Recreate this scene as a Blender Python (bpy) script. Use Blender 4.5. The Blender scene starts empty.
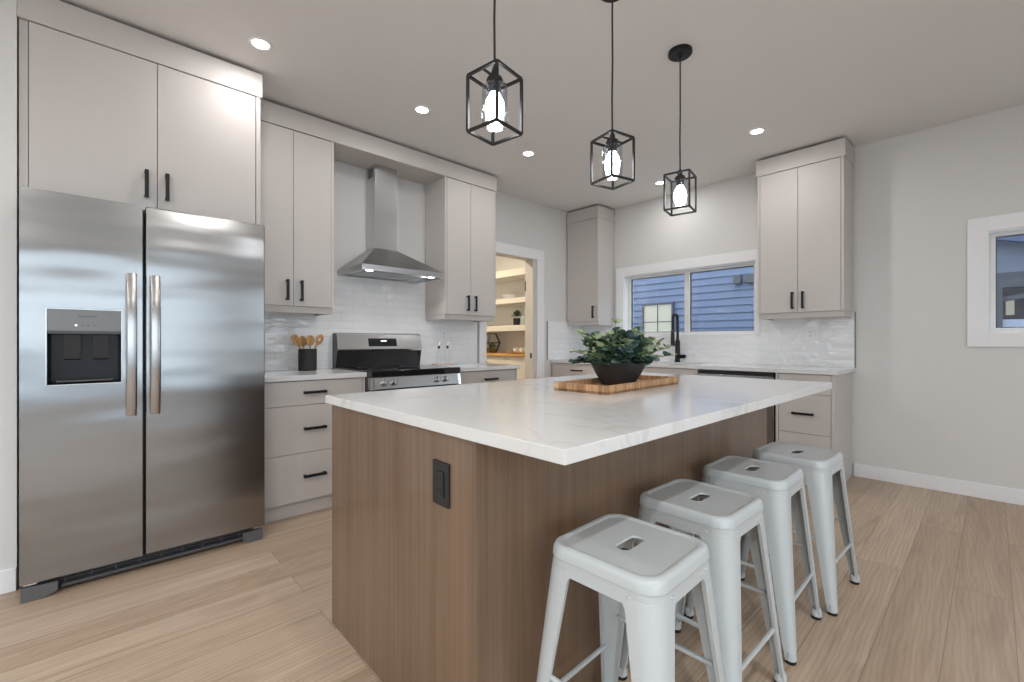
import bpy, bmesh, math, random
from mathutils import Vector, Matrix
R = math.radians
PI = math.pi
scn = bpy.context.scene
COL = scn.collection
random.seed(7)

# ------------------------------------------------------------------ camera
CH = 1.115
camd = bpy.data.cameras.new('camera')
camd.sensor_width = 36.0
camd.lens = 447.6 / 1024 * 36.0
camd.shift_y = 1.4 / 1024
camd.clip_start = 0.05
cam = bpy.data.objects.new('camera', camd)
COL.objects.link(cam)
cam.location = (0, 0, CH)
cam.rotation_euler = (R(90), 0, R(47.02))
scn.camera = cam

# ------------------------------------------------------------------ view + sky
scn.view_settings.view_transform = 'Standard'
scn.view_settings.look = 'None'
scn.view_settings.gamma = 1.0
scn.view_settings.use_curve_mapping = False
scn.view_settings.exposure = 1.12

SKY = 1.8
DOWN = 1.8
DOWN_ROOM = 6.4  # power of the added, unseen ceiling lights
world = bpy.data.worlds.new('sky')
scn.world = world
world.use_nodes = True
wn = world.node_tree
wn.nodes.clear()
wo = wn.nodes.new('ShaderNodeOutputWorld')
wb = wn.nodes.new('ShaderNodeBackground')
wr = wn.nodes.new('ShaderNodeValToRGB')
wt = wn.nodes.new('ShaderNodeTexCoord')
wx = wn.nodes.new('ShaderNodeSeparateXYZ')
wn.links.new(wt.outputs['Generated'], wx.inputs[0])
wn.links.new(wx.outputs['Z'], wr.inputs[0])
wr.color_ramp.elements[0].position = 0.0
wr.color_ramp.elements[0].color = (0.76, 0.87, 1.0, 1)
wr.color_ramp.elements[1].position = 0.8
wr.color_ramp.elements[1].color = (0.76, 0.87, 1.0, 1)
wn.links.new(wr.outputs[0], wb.inputs['Color'])
wb.inputs['Strength'].default_value = SKY
wn.links.new(wb.outputs[0], wo.inputs[0])

# ------------------------------------------------------------------ helpers
def new_bm():
    return bmesh.new()

def box(bm, x0, x1, y0, y1, z0, z1, bev=0.0, seg=2):
    if x1 < x0: x0, x1 = x1, x0
    if y1 < y0: y0, y1 = y1, y0
    if z1 < z0: z0, z1 = z1, z0
    vs = [bm.verts.new(p) for p in ((x0,y0,z0),(x1,y0,z0),(x1,y1,z0),(x0,y1,z0),(x0,y0,z1),(x1,y0,z1),(x1,y1,z1),(x0,y1,z1))]
    fs = [bm.faces.new([vs[i] for i in f]) for f in ((3,2,1,0),(4,5,6,7),(0,1,5,4),(1,2,6,5),(2,3,7,6),(3,0,4,7))]
    if bev > 0:
        es = list({e for f in fs for e in f.edges})
        bmesh.ops.bevel(bm, geom=es, offset=bev, segments=seg, affect='EDGES', profile=0.5)
    return vs

def frame_of(d):
    d = Vector(d).normalized()
    a = Vector((0, 0, 1)) if abs(d.z) < 0.9 else Vector((1, 0, 0))
    u = d.cross(a).normalized()
    return u, d.cross(u).normalized()

def cyl(bm, p0, p1, r0, r1=None, seg=20, caps=True):
    if r1 is None: r1 = r0
    p0, p1 = Vector(p0), Vector(p1)
    u, v = frame_of(p1 - p0)
    A, Bv = [], []
    for i in range(seg):
        a = 2*PI*i/seg
        d = u*math.cos(a) + v*math.sin(a)
        A.append(bm.verts.new(p0 + d*r0)); Bv.append(bm.verts.new(p1 + d*r1))
    for i in range(seg):
        j = (i+1) % seg
        bm.faces.new((A[i], A[j], Bv[j], Bv[i]))
    if caps:
        bm.faces.new(A[::-1]); bm.faces.new(Bv)

def tube(bm, pts, r, seg=10):
    pts = [Vector(p) for p in pts]
    rr = r if isinstance(r, (list, tuple)) else [r]*len(pts)
    rings = []
    pu = None
    for i, p in enumerate(pts):
        if i == 0: d = pts[1]-pts[0]
        elif i == len(pts)-1: d = pts[-1]-pts[-2]
        else: d = (pts[i+1]-pts[i]).normalized() + (pts[i]-pts[i-1]).normalized()
        d.normalize()
        if pu is None:
            u, v = frame_of(d)
        else:
            u = (pu - d*pu.dot(d)).normalized(); v = d.cross(u)
        pu = u
        rings.append([bm.verts.new(p + (u*math.cos(2*PI*k/seg) + v*math.sin(2*PI*k/seg))*rr[i]) for k in range(seg)])
    for a, b in zip(rings, rings[1:]):
        for k in range(seg):
            j = (k+1) % seg
            bm.faces.new((a[k], a[j], b[j], b[k]))
    bm.faces.new(rings[0][::-1]); bm.faces.new(rings[-1])

def lathe(bm, prof, c=(0,0,0), seg=32, cap0=True, cap1=True):
    rings = []
    for (r, z) in prof:
        rings.append([bm.verts.new((c[0]+r*math.cos(2*PI*k/seg), c[1]+r*math.sin(2*PI*k/seg), c[2]+z)) for k in range(seg)])
    for a, b in zip(rings, rings[1:]):
        for k in range(seg):
            j = (k+1) % seg
            bm.faces.new((a[k], a[j], b[j], b[k]))
    if cap0: bm.faces.new(rings[0][::-1])
    if cap1: bm.faces.new(rings[-1])

def prism(bm, pts, axis, a0, a1):
    """extrude a polygon; pts are the two other coordinates in x,y,z order"""
    def mk(p, a):
        return {'x': (a, p[0], p[1]), 'y': (p[0], a, p[1]), 'z': (p[0], p[1], a)}[axis]
    A = [bm.verts.new(mk(p, a0)) for p in pts]
    Bv = [bm.verts.new(mk(p, a1)) for p in pts]
    n = len(pts)
    for i in range(n):
        j = (i+1) % n
        bm.faces.new((A[i], A[j], Bv[j], Bv[i]))
    bm.faces.new(A[::-1]); bm.faces.new(Bv)

def obj(name, bm, mat, parent=None, smooth=True, angle=35):
    bmesh.ops.recalc_face_normals(bm, faces=bm.faces)
    me = bpy.data.meshes.new(name)
    for f in bm.faces: f.smooth = smooth
    bm.to_mesh(me); bm.free()
    if smooth: me.set_sharp_from_angle(angle=R(angle))
    for m in (mat if isinstance(mat, (list, tuple)) else [mat]): me.materials.append(m)
    o = bpy.data.objects.new(name, me)
    COL.objects.link(o)
    if smooth:
        md = o.modifiers.new('weighted_normals', 'WEIGHTED_NORMAL')
        md.mode = 'FACE_AREA'; md.weight = 100; md.keep_sharp = True
    if parent is not None:
        o.parent = parent
        if parent.parent is None:
            o.location = -Vector(parent.location)      # parts are modelled in world coordinates
    return o

def tag(o, label, cat, group=None):
    o['label'] = label; o['category'] = cat
    if group: o['group'] = group
    return o

def thing(name, label, cat, loc=(0,0,0), group=None):
    o = bpy.data.objects.new(name, None)
    o.empty_display_size = 0.1
    COL.objects.link(o)
    o.location = loc
    return tag(o, label, cat, group)

def struct(name, bm, mat, smooth=False):
    o = obj(name, bm, mat, None, smooth)
    o['kind'] = 'structure'
    return o

def copy_tree(o, parent=None):
    c = o.copy(); COL.objects.link(c)
    c.parent = parent
    for ch in list(o.children): copy_tree(ch, c)
    return c

# ------------------------------------------------------------------ materials
def mat(name, col, rough=0.5, metal=0.0, spec=0.5, emit=None, es=0.0, coat=0.0, aniso=0.0):
    m = bpy.data.materials.new(name)
    m.use_nodes = True
    p = m.node_tree.nodes['Principled BSDF']
    p.inputs['Base Color'].default_value = (*col, 1)
    p.inputs['Roughness'].default_value = rough
    p.inputs['Metallic'].default_value = metal
    p.inputs['Specular IOR Level'].default_value = spec
    p.inputs['Coat Weight'].default_value = coat
    p.inputs['Anisotropic'].default_value = aniso
    if emit:
        p.inputs['Emission Color'].default_value = (*emit, 1)
        p.inputs['Emission Strength'].default_value = es
    return m

class G:
    """small node-graph helper on a material"""
    def __init__(s, m):
        s.m = m; s.t = m.node_tree; s.p = s.t.nodes['Principled BSDF']
    def n(s, typ, **kw):
        nd = s.t.nodes.new(typ)
        for k, v in kw.items():
            if k in nd.inputs: nd.inputs[k].default_value = v
            else: setattr(nd, k, v)
        return nd
    def l(s, a, b): s.t.links.new(a, b)
    def coords(s, order='xyz', scale=(1,1,1), off=(0,0,0), kind='Object'):
        tc = s.n('ShaderNodeTexCoord'); sx = s.n('ShaderNodeSeparateXYZ'); cx = s.n('ShaderNodeCombineXYZ')
        s.l(tc.outputs[kind], sx.inputs[0])
        for i, a in enumerate(order):
            s.l(sx.outputs['xyz'.index(a)], cx.inputs[i])
        mp = s.n('ShaderNodeMapping')
        mp.inputs['Scale'].default_value = scale; mp.inputs['Location'].default_value = off
        s.l(cx.outputs[0], mp.inputs[0])
        return mp.outputs[0]
    def noise(s, vec, scale, detail=3, rough=0.5, dist=0.0):
        nd = s.n('ShaderNodeTexNoise')
        nd.inputs['Scale'].default_value = scale; nd.inputs['Detail'].default_value = detail
        nd.inputs['Roughness'].default_value = rough; nd.inputs['Distortion'].default_value = dist
        s.l(vec, nd.inputs['Vector'])
        return nd.outputs['Fac']
    def ramp(s, fac, stops):
        nd = s.n('ShaderNodeValToRGB')
        e = nd.color_ramp.elements
        while len(e) < len(stops): e.new(0.5)
        for el, (pos, c) in zip(e, stops):
            el.position = pos; el.color = (*c, 1)
        s.l(fac, nd.inputs[0])
        return nd.outputs[0]
    def mix(s, fac, a, b, mode='MIX'):
        nd = s.n('ShaderNodeMix', data_type='RGBA', blend_type=mode)
        if isinstance(fac, (int, float)): nd.inputs[0].default_value = fac
        else: s.l(fac, nd.inputs[0])
        for v, i in ((a, 6), (b, 7)):
            if isinstance(v, tuple): nd.inputs[i].default_value = (*v, 1)
            else: s.l(v, nd.inputs[i])
        return nd.outputs[2]
    def bump(s, h, strength, dist=0.01, prev=None):
        nd = s.n('ShaderNodeBump')
        nd.inputs['Strength'].default_value = strength; nd.inputs['Distance'].default_value = dist
        s.l(h, nd.inputs['Height'])
        if prev is not None: s.l(prev, nd.inputs['Normal'])
        s.l(nd.outputs[0], s.p.inputs['Normal'])
        return nd.outputs[0]
    def col(s, c): s.l(c, s.p.inputs['Base Color'])

def painted(name, col, rough, bumpy=0.03, sc=220):
    m = mat(name, col, rough); g = G(m)
    g.bump(g.noise(g.coords(), sc, 2), bumpy, 0.002)
    return m

M_wall = painted('wall_paint', (0.715, 0.705, 0.685), 0.6)
M_ceil = painted('ceiling_paint', (0.80, 0.785, 0.77), 0.75, 0.08, 90)
M_trim = mat('white_trim', (0.86, 0.86, 0.87), 0.3)
M_cab = painted('greige_lacquer', (0.585, 0.548, 0.52), 0.48, 0.01, 300)
M_pull = mat('black_metal', (0.012, 0.012, 0.013), 0.42, 0.3)
M_black = mat('black_plastic', (0.015, 0.015, 0.017), 0.4)
M_dark = mat('dark_grey_plastic', (0.075, 0.075, 0.08), 0.45)
M_gray = mat('grey_panel', (0.20, 0.205, 0.205), 0.4, 0.2)
M_rubber = mat('black_rubber', (0.01, 0.01, 0.01), 0.7)
M_chrome = mat('chrome', (0.75, 0.75, 0.76), 0.12, 1.0)
M_bglass = mat('black_glass', (0.008, 0.009, 0.012), 0.06, 0.0, 0.6)
M_lens = mat('lamp_lens', (1, 1, 1), 0.5, emit=(1.0, 0.97, 0.93), es=6.0)

def steel(name, col=(0.56, 0.57, 0.58), rough=0.26, wav=0.0, aniso=0.55, along='xyz'):
    m = mat(name, col, rough, 1.0, aniso=aniso); g = G(m)
    tn = g.n('ShaderNodeTangent', direction_type='RADIAL', axis='Z')
    g.l(tn.outputs[0], g.p.inputs['Tangent'])
    b = g.bump(g.noise(g.coords('xyz', (4, 4, 900)), 1.0, 2), 0.02, 0.001)
    if wav:
        g.bump(g.noise(g.coords('xyz', (0.7, 0.9, 3.4)), 1.6, 1, 0.4), wav, 0.04, b)
    return m
M_steel = steel('brushed_stainless')
M_fridge = steel('fridge_stainless', (0.30, 0.297, 0.293), 0.2, 0.22, 0.6)
M_pull_steel = steel('handle_stainless', (0.40, 0.385, 0.37), 0.2)

# quartz worktop
M_quartz = mat('white_quartz', (0.8, 0.8, 0.8), 0.13, coat=0.0); g = G(M_quartz)
v = g.coords()
n1 = g.noise(v, 1.6, 5, 0.6, 1.4)
a = g.ramp(n1, [(0.47, (1,1,1)), (0.495, (0.0,0.0,0.0)), (0.52, (1,1,1))])
n2 = g.noise(v, 2.3, 2)
vein = g.mix(g.ramp(n2, [(0.45, (0,0,0)), (0.75, (0.75,0.75,0.75))]), (1.0,1.0,1.0), a)
g.col(g.mix(1.0, (0.755, 0.755, 0.75), g.mix(0.26, (1.0,1.0,1.0), vein), 'MULTIPLY'))

# vertical-grain island veneer
def veneer(name, c0, c1, c2, order, rough=0.42):
    m = mat(name, c1, rough, coat=0.35); g = G(m)
    n1 = g.noise(g.coords(order, (95, 95, 1.1)), 1.0, 4, 0.65)
    n2 = g.noise(g.coords(order, (9, 9, 0.5)), 1.0, 3)
    c = g.ramp(n1, [(0.28, c0), (0.5, c1), (0.72, c2)])
    g.col(g.mix(0.35, c, g.ramp(n2, [(0.35, c0), (0.65, c2)])))
    g.bump(n1, 0.12, 0.002)
    return m
M_walnut = veneer('island_veneer', (0.135, 0.080, 0.047), (0.184, 0.115, 0.070), (0.240, 0.158, 0.102), 'xyz')

# plank floor: boards run along Y
M_floor = mat('oak_planks', (0.4, 0.3, 0.2), 0.42); g = G(M_floor)
bk = g.n('ShaderNodeTexBrick', offset=0.37, offset_frequency=2, squash=1.0)
vb = g.coords('yxz', (1, 1, 1), (0.7, 0.12, 0))
g.l(vb, bk.inputs['Vector'])
for k, val in (('Scale', 1.0), ('Mortar Size', 0.0011), ('Mortar Smooth', 0.1), ('Bias', 0.0), ('Brick Width', 2.2), ('Row Height', 0.18)):
    bk.inputs[k].default_value = val
bk.inputs['Color1'].default_value = (0.0, 0.0, 0.0, 1); bk.inputs['Color2'].default_value = (1, 1, 1, 1)
bk.inputs['Mortar'].default_value = (0.5, 0.5, 0.5, 1)
# per-board offset of the grain
ad = g.n('ShaderNodeVectorMath', operation='MULTIPLY_ADD')
g.l(bk.outputs['Color'], ad.inputs[0]); ad.inputs[1].default_value = (13.7, 9.1, 5.3)
g.l(g.coords('xyz'), ad.inputs[2])
mp = g.n('ShaderNodeMapping'); mp.inputs['Scale'].default_value = (34, 1.5, 1); g.l(ad.outputs[0], mp.inputs[0])
gr = g.noise(mp.outputs[0], 1.0, 5, 0.62, 0.6)
mp2 = g.n('ShaderNodeMapping'); mp2.inputs['Scale'].default_value = (7, 1.1, 1); g.l(ad.outputs[0], mp2.inputs[0])
gr2 = g.noise(mp2.outputs[0], 1.0, 3, 0.5, 1.2)
base = g.ramp(bk.outputs['Color'], [(0.0, (0.41, 0.29, 0.195)), (0.5, (0.53, 0.395, 0.28)), (1.0, (0.64, 0.50, 0.375))])
c = g.mix(0.42, base, g.ramp(gr, [(0.3, (0.30, 0.21, 0.14)), (0.7, (0.60, 0.475, 0.365))]))
mp3 = g.n('ShaderNodeMapping'); mp3.inputs['Scale'].default_value = (5.5, 0.7, 1); g.l(ad.outputs[0], mp3.inputs[0])
wv = g.n('ShaderNodeTexWave', wave_type='RINGS', rings_direction='Z')
wv.inputs['Scale'].default_value = 3.2; wv.inputs['Distortion'].default_value = 8.0; wv.inputs['Detail'].default_value = 2.0; wv.inputs['Detail Scale'].default_value = 1.2
g.l(mp3.outputs[0], wv.inputs['Vector'])
c = g.mix(g.ramp(wv.outputs['Fac'], [(0.0, (0.30, 0.30, 0.30)), (0.55, (0.0, 0.0, 0.0))]), c, (0.30, 0.21, 0.145))
c = g.mix(g.ramp(gr2, [(0.58, (0,0,0)), (0.76, (0.62,0.62,0.62))]), c, (0.29, 0.195, 0.125))
c = g.mix(bk.outputs['Fac'], c, (0.22, 0.15, 0.10))
g.col(c)
b = g.bump(gr, 0.08, 0.003)
iv = g.n('ShaderNodeMath', operation='SUBTRACT'); iv.inputs[0].default_value = 1.0
g.l(bk.outputs['Fac'], iv.inputs[1])
g.bump(iv.outputs[0], 0.25, 0.002, b)

def tile(name, order):
    m = mat(name, (0.7, 0.7, 0.7), 0.07, spec=0.6); g = G(m)
    bk = g.n('ShaderNodeTexBrick', offset=0.5, offset_frequency=2)
    g.l(g.coords(order, (1,1,1), (0.03, -0.905, 0)), bk.inputs['Vector'])
    for k, val in (('Scale', 1.0), ('Mortar Size', 0.0016), ('Mortar Smooth', 0.35), ('Bias', 0.0), ('Brick Width', 0.2), ('Row Height', 0.0645)):
        bk.inputs[k].default_value = val
    bk.inputs['Color1'].default_value = (0.86, 0.862, 0.868, 1); bk.inputs['Color2'].default_value = (0.89, 0.89, 0.89, 1)
    bk.inputs['Mortar'].default_value = (0.76, 0.76, 0.76, 1)
    g.col(bk.outputs['Color'])
    b = g.bump(g.noise(g.coords(order, (1, 1.5, 1)), 11, 1, 0.4, 0.4), 0.55, 0.014)
    iv = g.n('ShaderNodeMath', operation='SUBTRACT'); iv.inputs[0].default_value = 1.0
    g.l(bk.outputs['Fac'], iv.inputs[1])
    g.bump(iv.outputs[0], 0.5, 0.002, b)
    return m
M_tileL = tile('glossy_subway_tile_side', 'yzx')
M_tileB = tile('glossy_subway_tile_back', 'xzy')

def pane_mat(name, tint=(0.97, 0.985, 0.98), boost=1.0):
    m = bpy.data.materials.new(name); m.use_nodes = True
    t = m.node_tree; t.nodes.clear()
    out = t.nodes.new('ShaderNodeOutputMaterial'); mx = t.nodes.new('ShaderNodeMixShader')
    tr = t.nodes.new('ShaderNodeBsdfTransparent'); gl = t.nodes.new('ShaderNodeBsdfGlossy')
    lw = t.nodes.new('ShaderNodeLayerWeight'); lw.inputs['Blend'].default_value = 0.5
    pw = t.nodes.new('ShaderNodeMath'); pw.operation = 'POWER'; pw.inputs[1].default_value = 5.0
    fr = t.nodes.new('ShaderNodeMath'); fr.operation = 'MULTIPLY_ADD'; fr.inputs[1].default_value = 0.9; fr.inputs[2].default_value = 0.035 * boost
    t.links.new(lw.outputs['Facing'], pw.inputs[0]); t.links.new(pw.outputs[0], fr.inputs[0])
    tr.inputs['Color'].default_value = (*tint, 1); gl.inputs['Roughness'].default_value = 0.0
    t.links.new(fr.outputs[0], mx.inputs[0]); t.links.new(tr.outputs[0], mx.inputs[1]); t.links.new(gl.outputs[0], mx.inputs[2])
    t.links.new(mx.outputs[0], out.inputs['Surface'])
    return m
M_pane = pane_mat('window_glass')
M_clear = pane_mat('clear_glass', (0.90, 0.92, 0.95), 1.08)
M_stool = mat('grey_white_enamel', (0.53, 0.57, 0.58), 0.28, 0.0, 0.5, coat=0.15)
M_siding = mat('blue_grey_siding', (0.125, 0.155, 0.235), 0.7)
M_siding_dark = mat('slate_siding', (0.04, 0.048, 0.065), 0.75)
M_soffit = mat('pale_soffit', (0.10, 0.12, 0.165), 0.6)
M_wood = mat('wood_spoon', (0.50, 0.27, 0.09), 0.5); g = G(M_wood)
g.col(g.ramp(g.noise(g.coords('xyz', (60, 60, 6)), 1.0, 3), [(0.3, (0.40, 0.20, 0.06)), (0.7, (0.62, 0.36, 0.13))]))
M_board = mat('butcher_block', (0.5, 0.3, 0.1), 0.35); g = G(M_board)
g.col(g.ramp(g.noise(g.coords('xyz', (2, 30, 30)), 1.0, 4), [(0.3, (0.42, 0.21, 0.06)), (0.7, (0.66, 0.39, 0.14))]))
M_traywood = mat('striped_tray_wood', (0.4, 0.2, 0.1), 0.5); g = G(M_traywood)
n1 = g.noise(g.coords('xyz', (70, 70, 3)), 1.0, 4, 0.7)
n2 = g.noise(g.coords('xyz', (22, 22, 1.5)), 1.0, 2)
g.col(g.mix(0.5, g.ramp(n1, [(0.34, (0.16, 0.07, 0.03)), (0.52, (0.60, 0.34, 0.17)), (0.68, (0.78, 0.58, 0.40))]),
            g.ramp(n2, [(0.35, (0.20, 0.085, 0.03)), (0.6, (0.58, 0.33, 0.16))])))

# ------------------------------------------------------------------ setting
XL, YB, ZC = -3.634, 4.648, 2.745          # stove wall, window wall, ceiling
XR, YF = 3.3, -3.6                         # walls behind the viewer
XS = -3.0                                  # stub wall beside the fridge
WT = 0.13

def wall(name, axis, a0, a1, u0, u1, z0, z1, holes, m=M_wall):
    """axis 'x': a slab between x=a0..a1 running along y; holes (u0,u1,z0,z1)"""
    bm = new_bm()
    us = sorted({u0, u1, *[h[0] for h in holes], *[h[1] for h in holes]})
    zs = sorted({z0, z1, *[h[2] for h in holes], *[h[3] for h in holes]})
    for i in range(len(us)-1):
        for j in range(len(zs)-1):
            um, zm = (us[i]+us[i+1])/2, (zs[j]+zs[j+1])/2
            if any(h[0] < um < h[1] and h[2] < zm < h[3] for h in holes): continue
            if axis == 'x': box(bm, a0, a1, us[i], us[i+1], zs[j], zs[j+1])
            else: box(bm, us[i], us[i+1], a0, a1, zs[j], zs[j+1])
    bmesh.ops.remove_doubles(bm, verts=bm.verts, dist=1e-5)
    return struct(name, bm, m)

bm = new_bm(); box(bm, -6.0, XR+WT, YF-WT, YB+WT, -0.08, 0.0); struct('floor', bm, M_floor)
bm = new_bm(); box(bm, -6.0, XR+WT, YF-WT, YB+WT, ZC, ZC+0.1); struct('ceiling', bm, M_ceil)
W1 = (-3.018, -1.545, 1.19, 1.909)           # window over the sink
W2 = (-0.026, 0.72, 1.182, 1.908)          # small window at the right
W3 = (-3.4, 1.4, 0.15, 2.3)               # patio doors on the side behind the viewer
W4 = (2.3, 3.5, 0.95, 2.25)
W5 = (-2.7, -0.7, 0.35, 2.3)  # unseen rear window, added and sized for its daylight
wall('wall_back', 'y', YB, YB+WT, -4.4, XR+WT, 0, ZC, [W1, W2])
wall('wall_left', 'x', XL-WT, XL, -0.28, YB, 0, ZC, [(2.985, 3.775, 0, 2.10)])
wall('wall_near_fridge', 'x', XL-WT, XS, YF, -0.258, 0, ZC, [])
wall('wall_right', 'x', XR, XR+WT, YF, YB, 0, ZC, [W3, W4])
wall('wall_front', 'y', YF-WT, YF, -4.4, XR+WT, 0, ZC, [W5])
# pantry room behind the stove wall
wall('wall_pantry_far', 'y', 4.25, 4.35, -5.7, XL-WT, 0, ZC, [])
wall('wall_pantry_end', 'x', -5.8, -5.7, 1.9, 4.35, 0, ZC, [])
wall('wall_pantry_near', 'y', 1.8, 1.9, -5.8, XL-WT, 0, ZC, [])

def board(name, x0, x1, y0, y1, z0, z1):
    bm = new_bm(); box(bm, x0, x1, y0, y1, z0, z1, 0.003); return struct(name, bm, M_trim)
board('baseboard_back', -0.79, XR, YB-0.014, YB, 0, 0.105)
board('baseboard_left', XS, XS+0.014, YF, -0.258, 0, 0.105)
board('baseboard_right', XR-0.014, XR, 1.6, YB-0.015, 0, 0.105)

# door casing and jamb of the pantry opening
bm = new_bm()
y0, y1, zt = 3.005, 3.72, 2.08
box(bm, XL, XL+0.018, y1+0.055, y1+0.175, 0, zt, 0.002)
box(bm, XL, XL+0.018, 2.912, y0, 0, zt, 0.002)
box(bm, XL, XL+0.018, 2.912, y1+0.175, zt, zt+0.115, 0.002)
o = struct('door_1', bm, M_trim, True)
bm = new_bm()
box(bm, XL-WT, XL, y1, y1+0.054, 0, zt); box(bm, XL-WT, XL, y0-0.019, y0+0.004, 0, zt); box(bm, XL-WT, XL, y0-0.019, y1+0.054, zt, zt+0.019)
M_jamb = mat('jamb_paint', (0.60, 0.57, 0.53), 0.4)
j = obj('door_jamb', bm, M_jamb, o, False)
bm = new_bm(); box(bm, XL-0.05, XL-0.02, y1-0.002, y1+0.001, 0.93, 0.99); obj('strike_plate', bm, M_dark, j)
bm = new_bm(); box(bm, XL-WT-0.004, XL-WT+0.012, y1-0.004, y1+0.01, 1.72, 1.84, 0.002); obj('hinge', bm, M_dark, j)

def window(name, h, axis, a, sign, mulls=(), casing=True, sill=False, fr=0.05, deep=0.075):
    """h opening; wall face at a, the room on the side -sign; vinyl frame set back by deep"""
    u0, u1, z0, z1 = h
    def bb(bm, p0, p1, q0, q1, r0, r1, bev=0.002):
        if axis == 'y': box(bm, p0, p1, q0, q1, r0, r1, bev)
        else: box(bm, q0, q1, p0, p1, r0, r1, bev)
    bm = new_bm()
    f0, f1 = a + sign*deep, a + sign*(deep+0.055)
    # reveal lining
    for (p0, p1, r0, r1) in ((u0, u0+0.012, z0, z1), (u1-0.012, u1, z0, z1), (u0+0.012, u1-0.012, z1-0.012, z1), (u0+0.012, u1-0.012, z0, z0+0.014)):
        bb(bm, p0, p1, a, a+sign*WT, r0, r1, 0)
    if casing:
        w = 0.098
        q0, q1 = a - sign*0.018, a
        bb(bm, u0-w, u0+0.004, q0, q1, z0 if sill else z0-w, z1+w)
        bb(bm, u1-0.004, u1+(0.036 if sill else w), q0, q1, z0 if sill else z0-w, z1+w)
        bb(bm, u0+0.004, u1-0.004, q0, q1, z1-0.004, z1+w)
        if not sill: bb(bm, u0+0.004, u1-0.004, q0, q1, z0-w, z0+0.004)
    if sill: bb(bm, u0+0.004, u1-0.004, a - sign*0.012, a, z0-0.004, z0+0.012)
    o = struct(name, bm, M_trim, True)
    bm = new_bm()
    bb(bm, u0+0.012, u0+0.012+fr, f0, f1, z0+0.01, z1-0.01); bb(bm, u1-0.012-fr, u1-0.012, f0, f1, z0+0.01, z1-0.01)
    cuts = [u0+0.012+fr] + [e for mu in mulls for e in (mu-0.029, mu+0.029)] + [u1-0.012-fr]
    for k in range(0, len(cuts), 2):
        bb(bm, cuts[k], cuts[k+1], f0, f1, z1-0.012-fr*0.7, z1-0.01); bb(bm, cuts[k], cuts[k+1], f0, f1, z0+0.01, z0+0.012+fr*0.8)
    for mu in mulls: bb(bm, mu-0.029, mu+0.029, f0, f1, z0+0.01, z1-0.01)
    fo = obj('window_frame', bm, M_vinyl, o)
    fm = (f0+f1)/2
    edges = [u0+0.012+fr] + [e for mu in mulls for e in (mu-0.029, mu+0.029)] + [u1-0.012-fr]
    for k in range(0, len(edges), 2):
        bm = new_bm()      # thin dark glazing gasket around each pane
        e0, e1, t0, t1 = edges[k], edges[k+1], z0+0.012+fr*0.8, z1-0.012-fr*0.7
        w = 0.006
        for (p0, p1, r0, r1) in ((e0, e0+w, t0, t1), (e1-w, e1, t0, t1), (e0+w, e1-w, t0, t0+w), (e0+w, e1-w, t1-w, t1)):
            bb(bm, p0, p1, fm-0.012, fm+0.012, r0, r1, 0)
        obj('gasket', bm, M_dark, fo)
        bm = new_bm(); bb(bm, e0, e1, fm-0.002, fm+0.002, t0, t1, 0); obj('pane', bm, M_pane, fo, False)
    return o
M_vinyl = mat('white_vinyl', (0.80, 0.79, 0.77), 0.35)
window('window_1', W1, 'y', YB, 1, (-2.27,), True, True, 0.036)
window('window_2', W2, 'y', YB, 1, (), True, False, 0.03, 0.085)
window('window_3', W3, 'x', XR, 1, (-1.8, -0.2), True, False)
window('window_4', W4, 'x', XR, 1, (), True, False)
window('window_5', W5, 'y', YF, -1, (-1.7,), True, False)

def portal(name, loc, rot, sx, sy):
    l = bpy.data.lights.new(name, 'AREA'); l.shape = 'RECTANGLE'; l.size = sx; l.size_y = sy
    l.cycles.is_portal = True
    o = bpy.data.objects.new(name, l); COL.objects.link(o); o.location = loc; o.rotation_euler = rot
portal('sky_portal', (XR+WT+0.01, -1.0, 1.225), (0, R(90), 0), 2.15, 4.8)
portal('sky_portal', (XR+WT+0.01, 2.9, 1.6), (0, R(90), 0), 1.3, 1.2)
portal('sky_portal', (-1.7, YF-WT-0.01, 1.325), (R(90), 0, 0), 2.0, 1.95)
portal('sky_portal', (-2.3, YB+WT+0.01, 1.55), (R(-90), 0, 0), 1.46, 0.72)
portal('sky_portal', (0.35, YB+WT+0.01, 1.55), (R(-90), 0, 0), 0.75, 0.73)

# glossy tile backsplashes
def splash(name, boxes, m, trims):
    bm = new_bm()
    for b in boxes: box(bm, *b)
    o = struct(name, bm, m)
    for b in trims:
        bm = new_bm(); box(bm, *b); obj('metal_edge_trim', bm, M_gray, o)
T = 0.010
splash('wall_tile_left', [(XL, XL+T, 0.74, 1.286, 0.905, 1.40), (XL, XL+T, 1.286, 2.265, 0.905, 1.675), (XL, XL+T, 2.265, 2.89, 0.905, 1.40), (XL, XL+T, 3.962, YB, 0.905, 1.37)],
       M_tileL, [(XL, XL+T+0.002, 2.89, 2.898, 0.905, 1.36), (XL, XL+T+0.002, 3.954, 3.962, 0.905, 1.372)])
splash('wall_tile_back', [(XL+T, -3.118, YB-T, YB, 0.905, 1.37), (-3.118, -1.508, YB-T, YB, 0.905, 1.186), (-1.508, -0.784, YB-T, YB, 0.905, 1.37)], M_tileB,
       [(-0.784, -0.776, YB-T-0.002, YB, 0.905, 1.372)])

# ------------------------------------------------------------------ cabinets
def wbox(bm, side, u0, u1, d0, d1, z0, z1, bev=0.0):
    """box against the stove wall ('L') or the window wall ('B'): u along the wall, d out from it"""
    if side == 'L': box(bm, XL+d0, XL+d1, u0, u1, z0, z1, bev)
    else: box(bm, u0, u1, YB-d1, YB-d0, z0, z1, bev)

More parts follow.
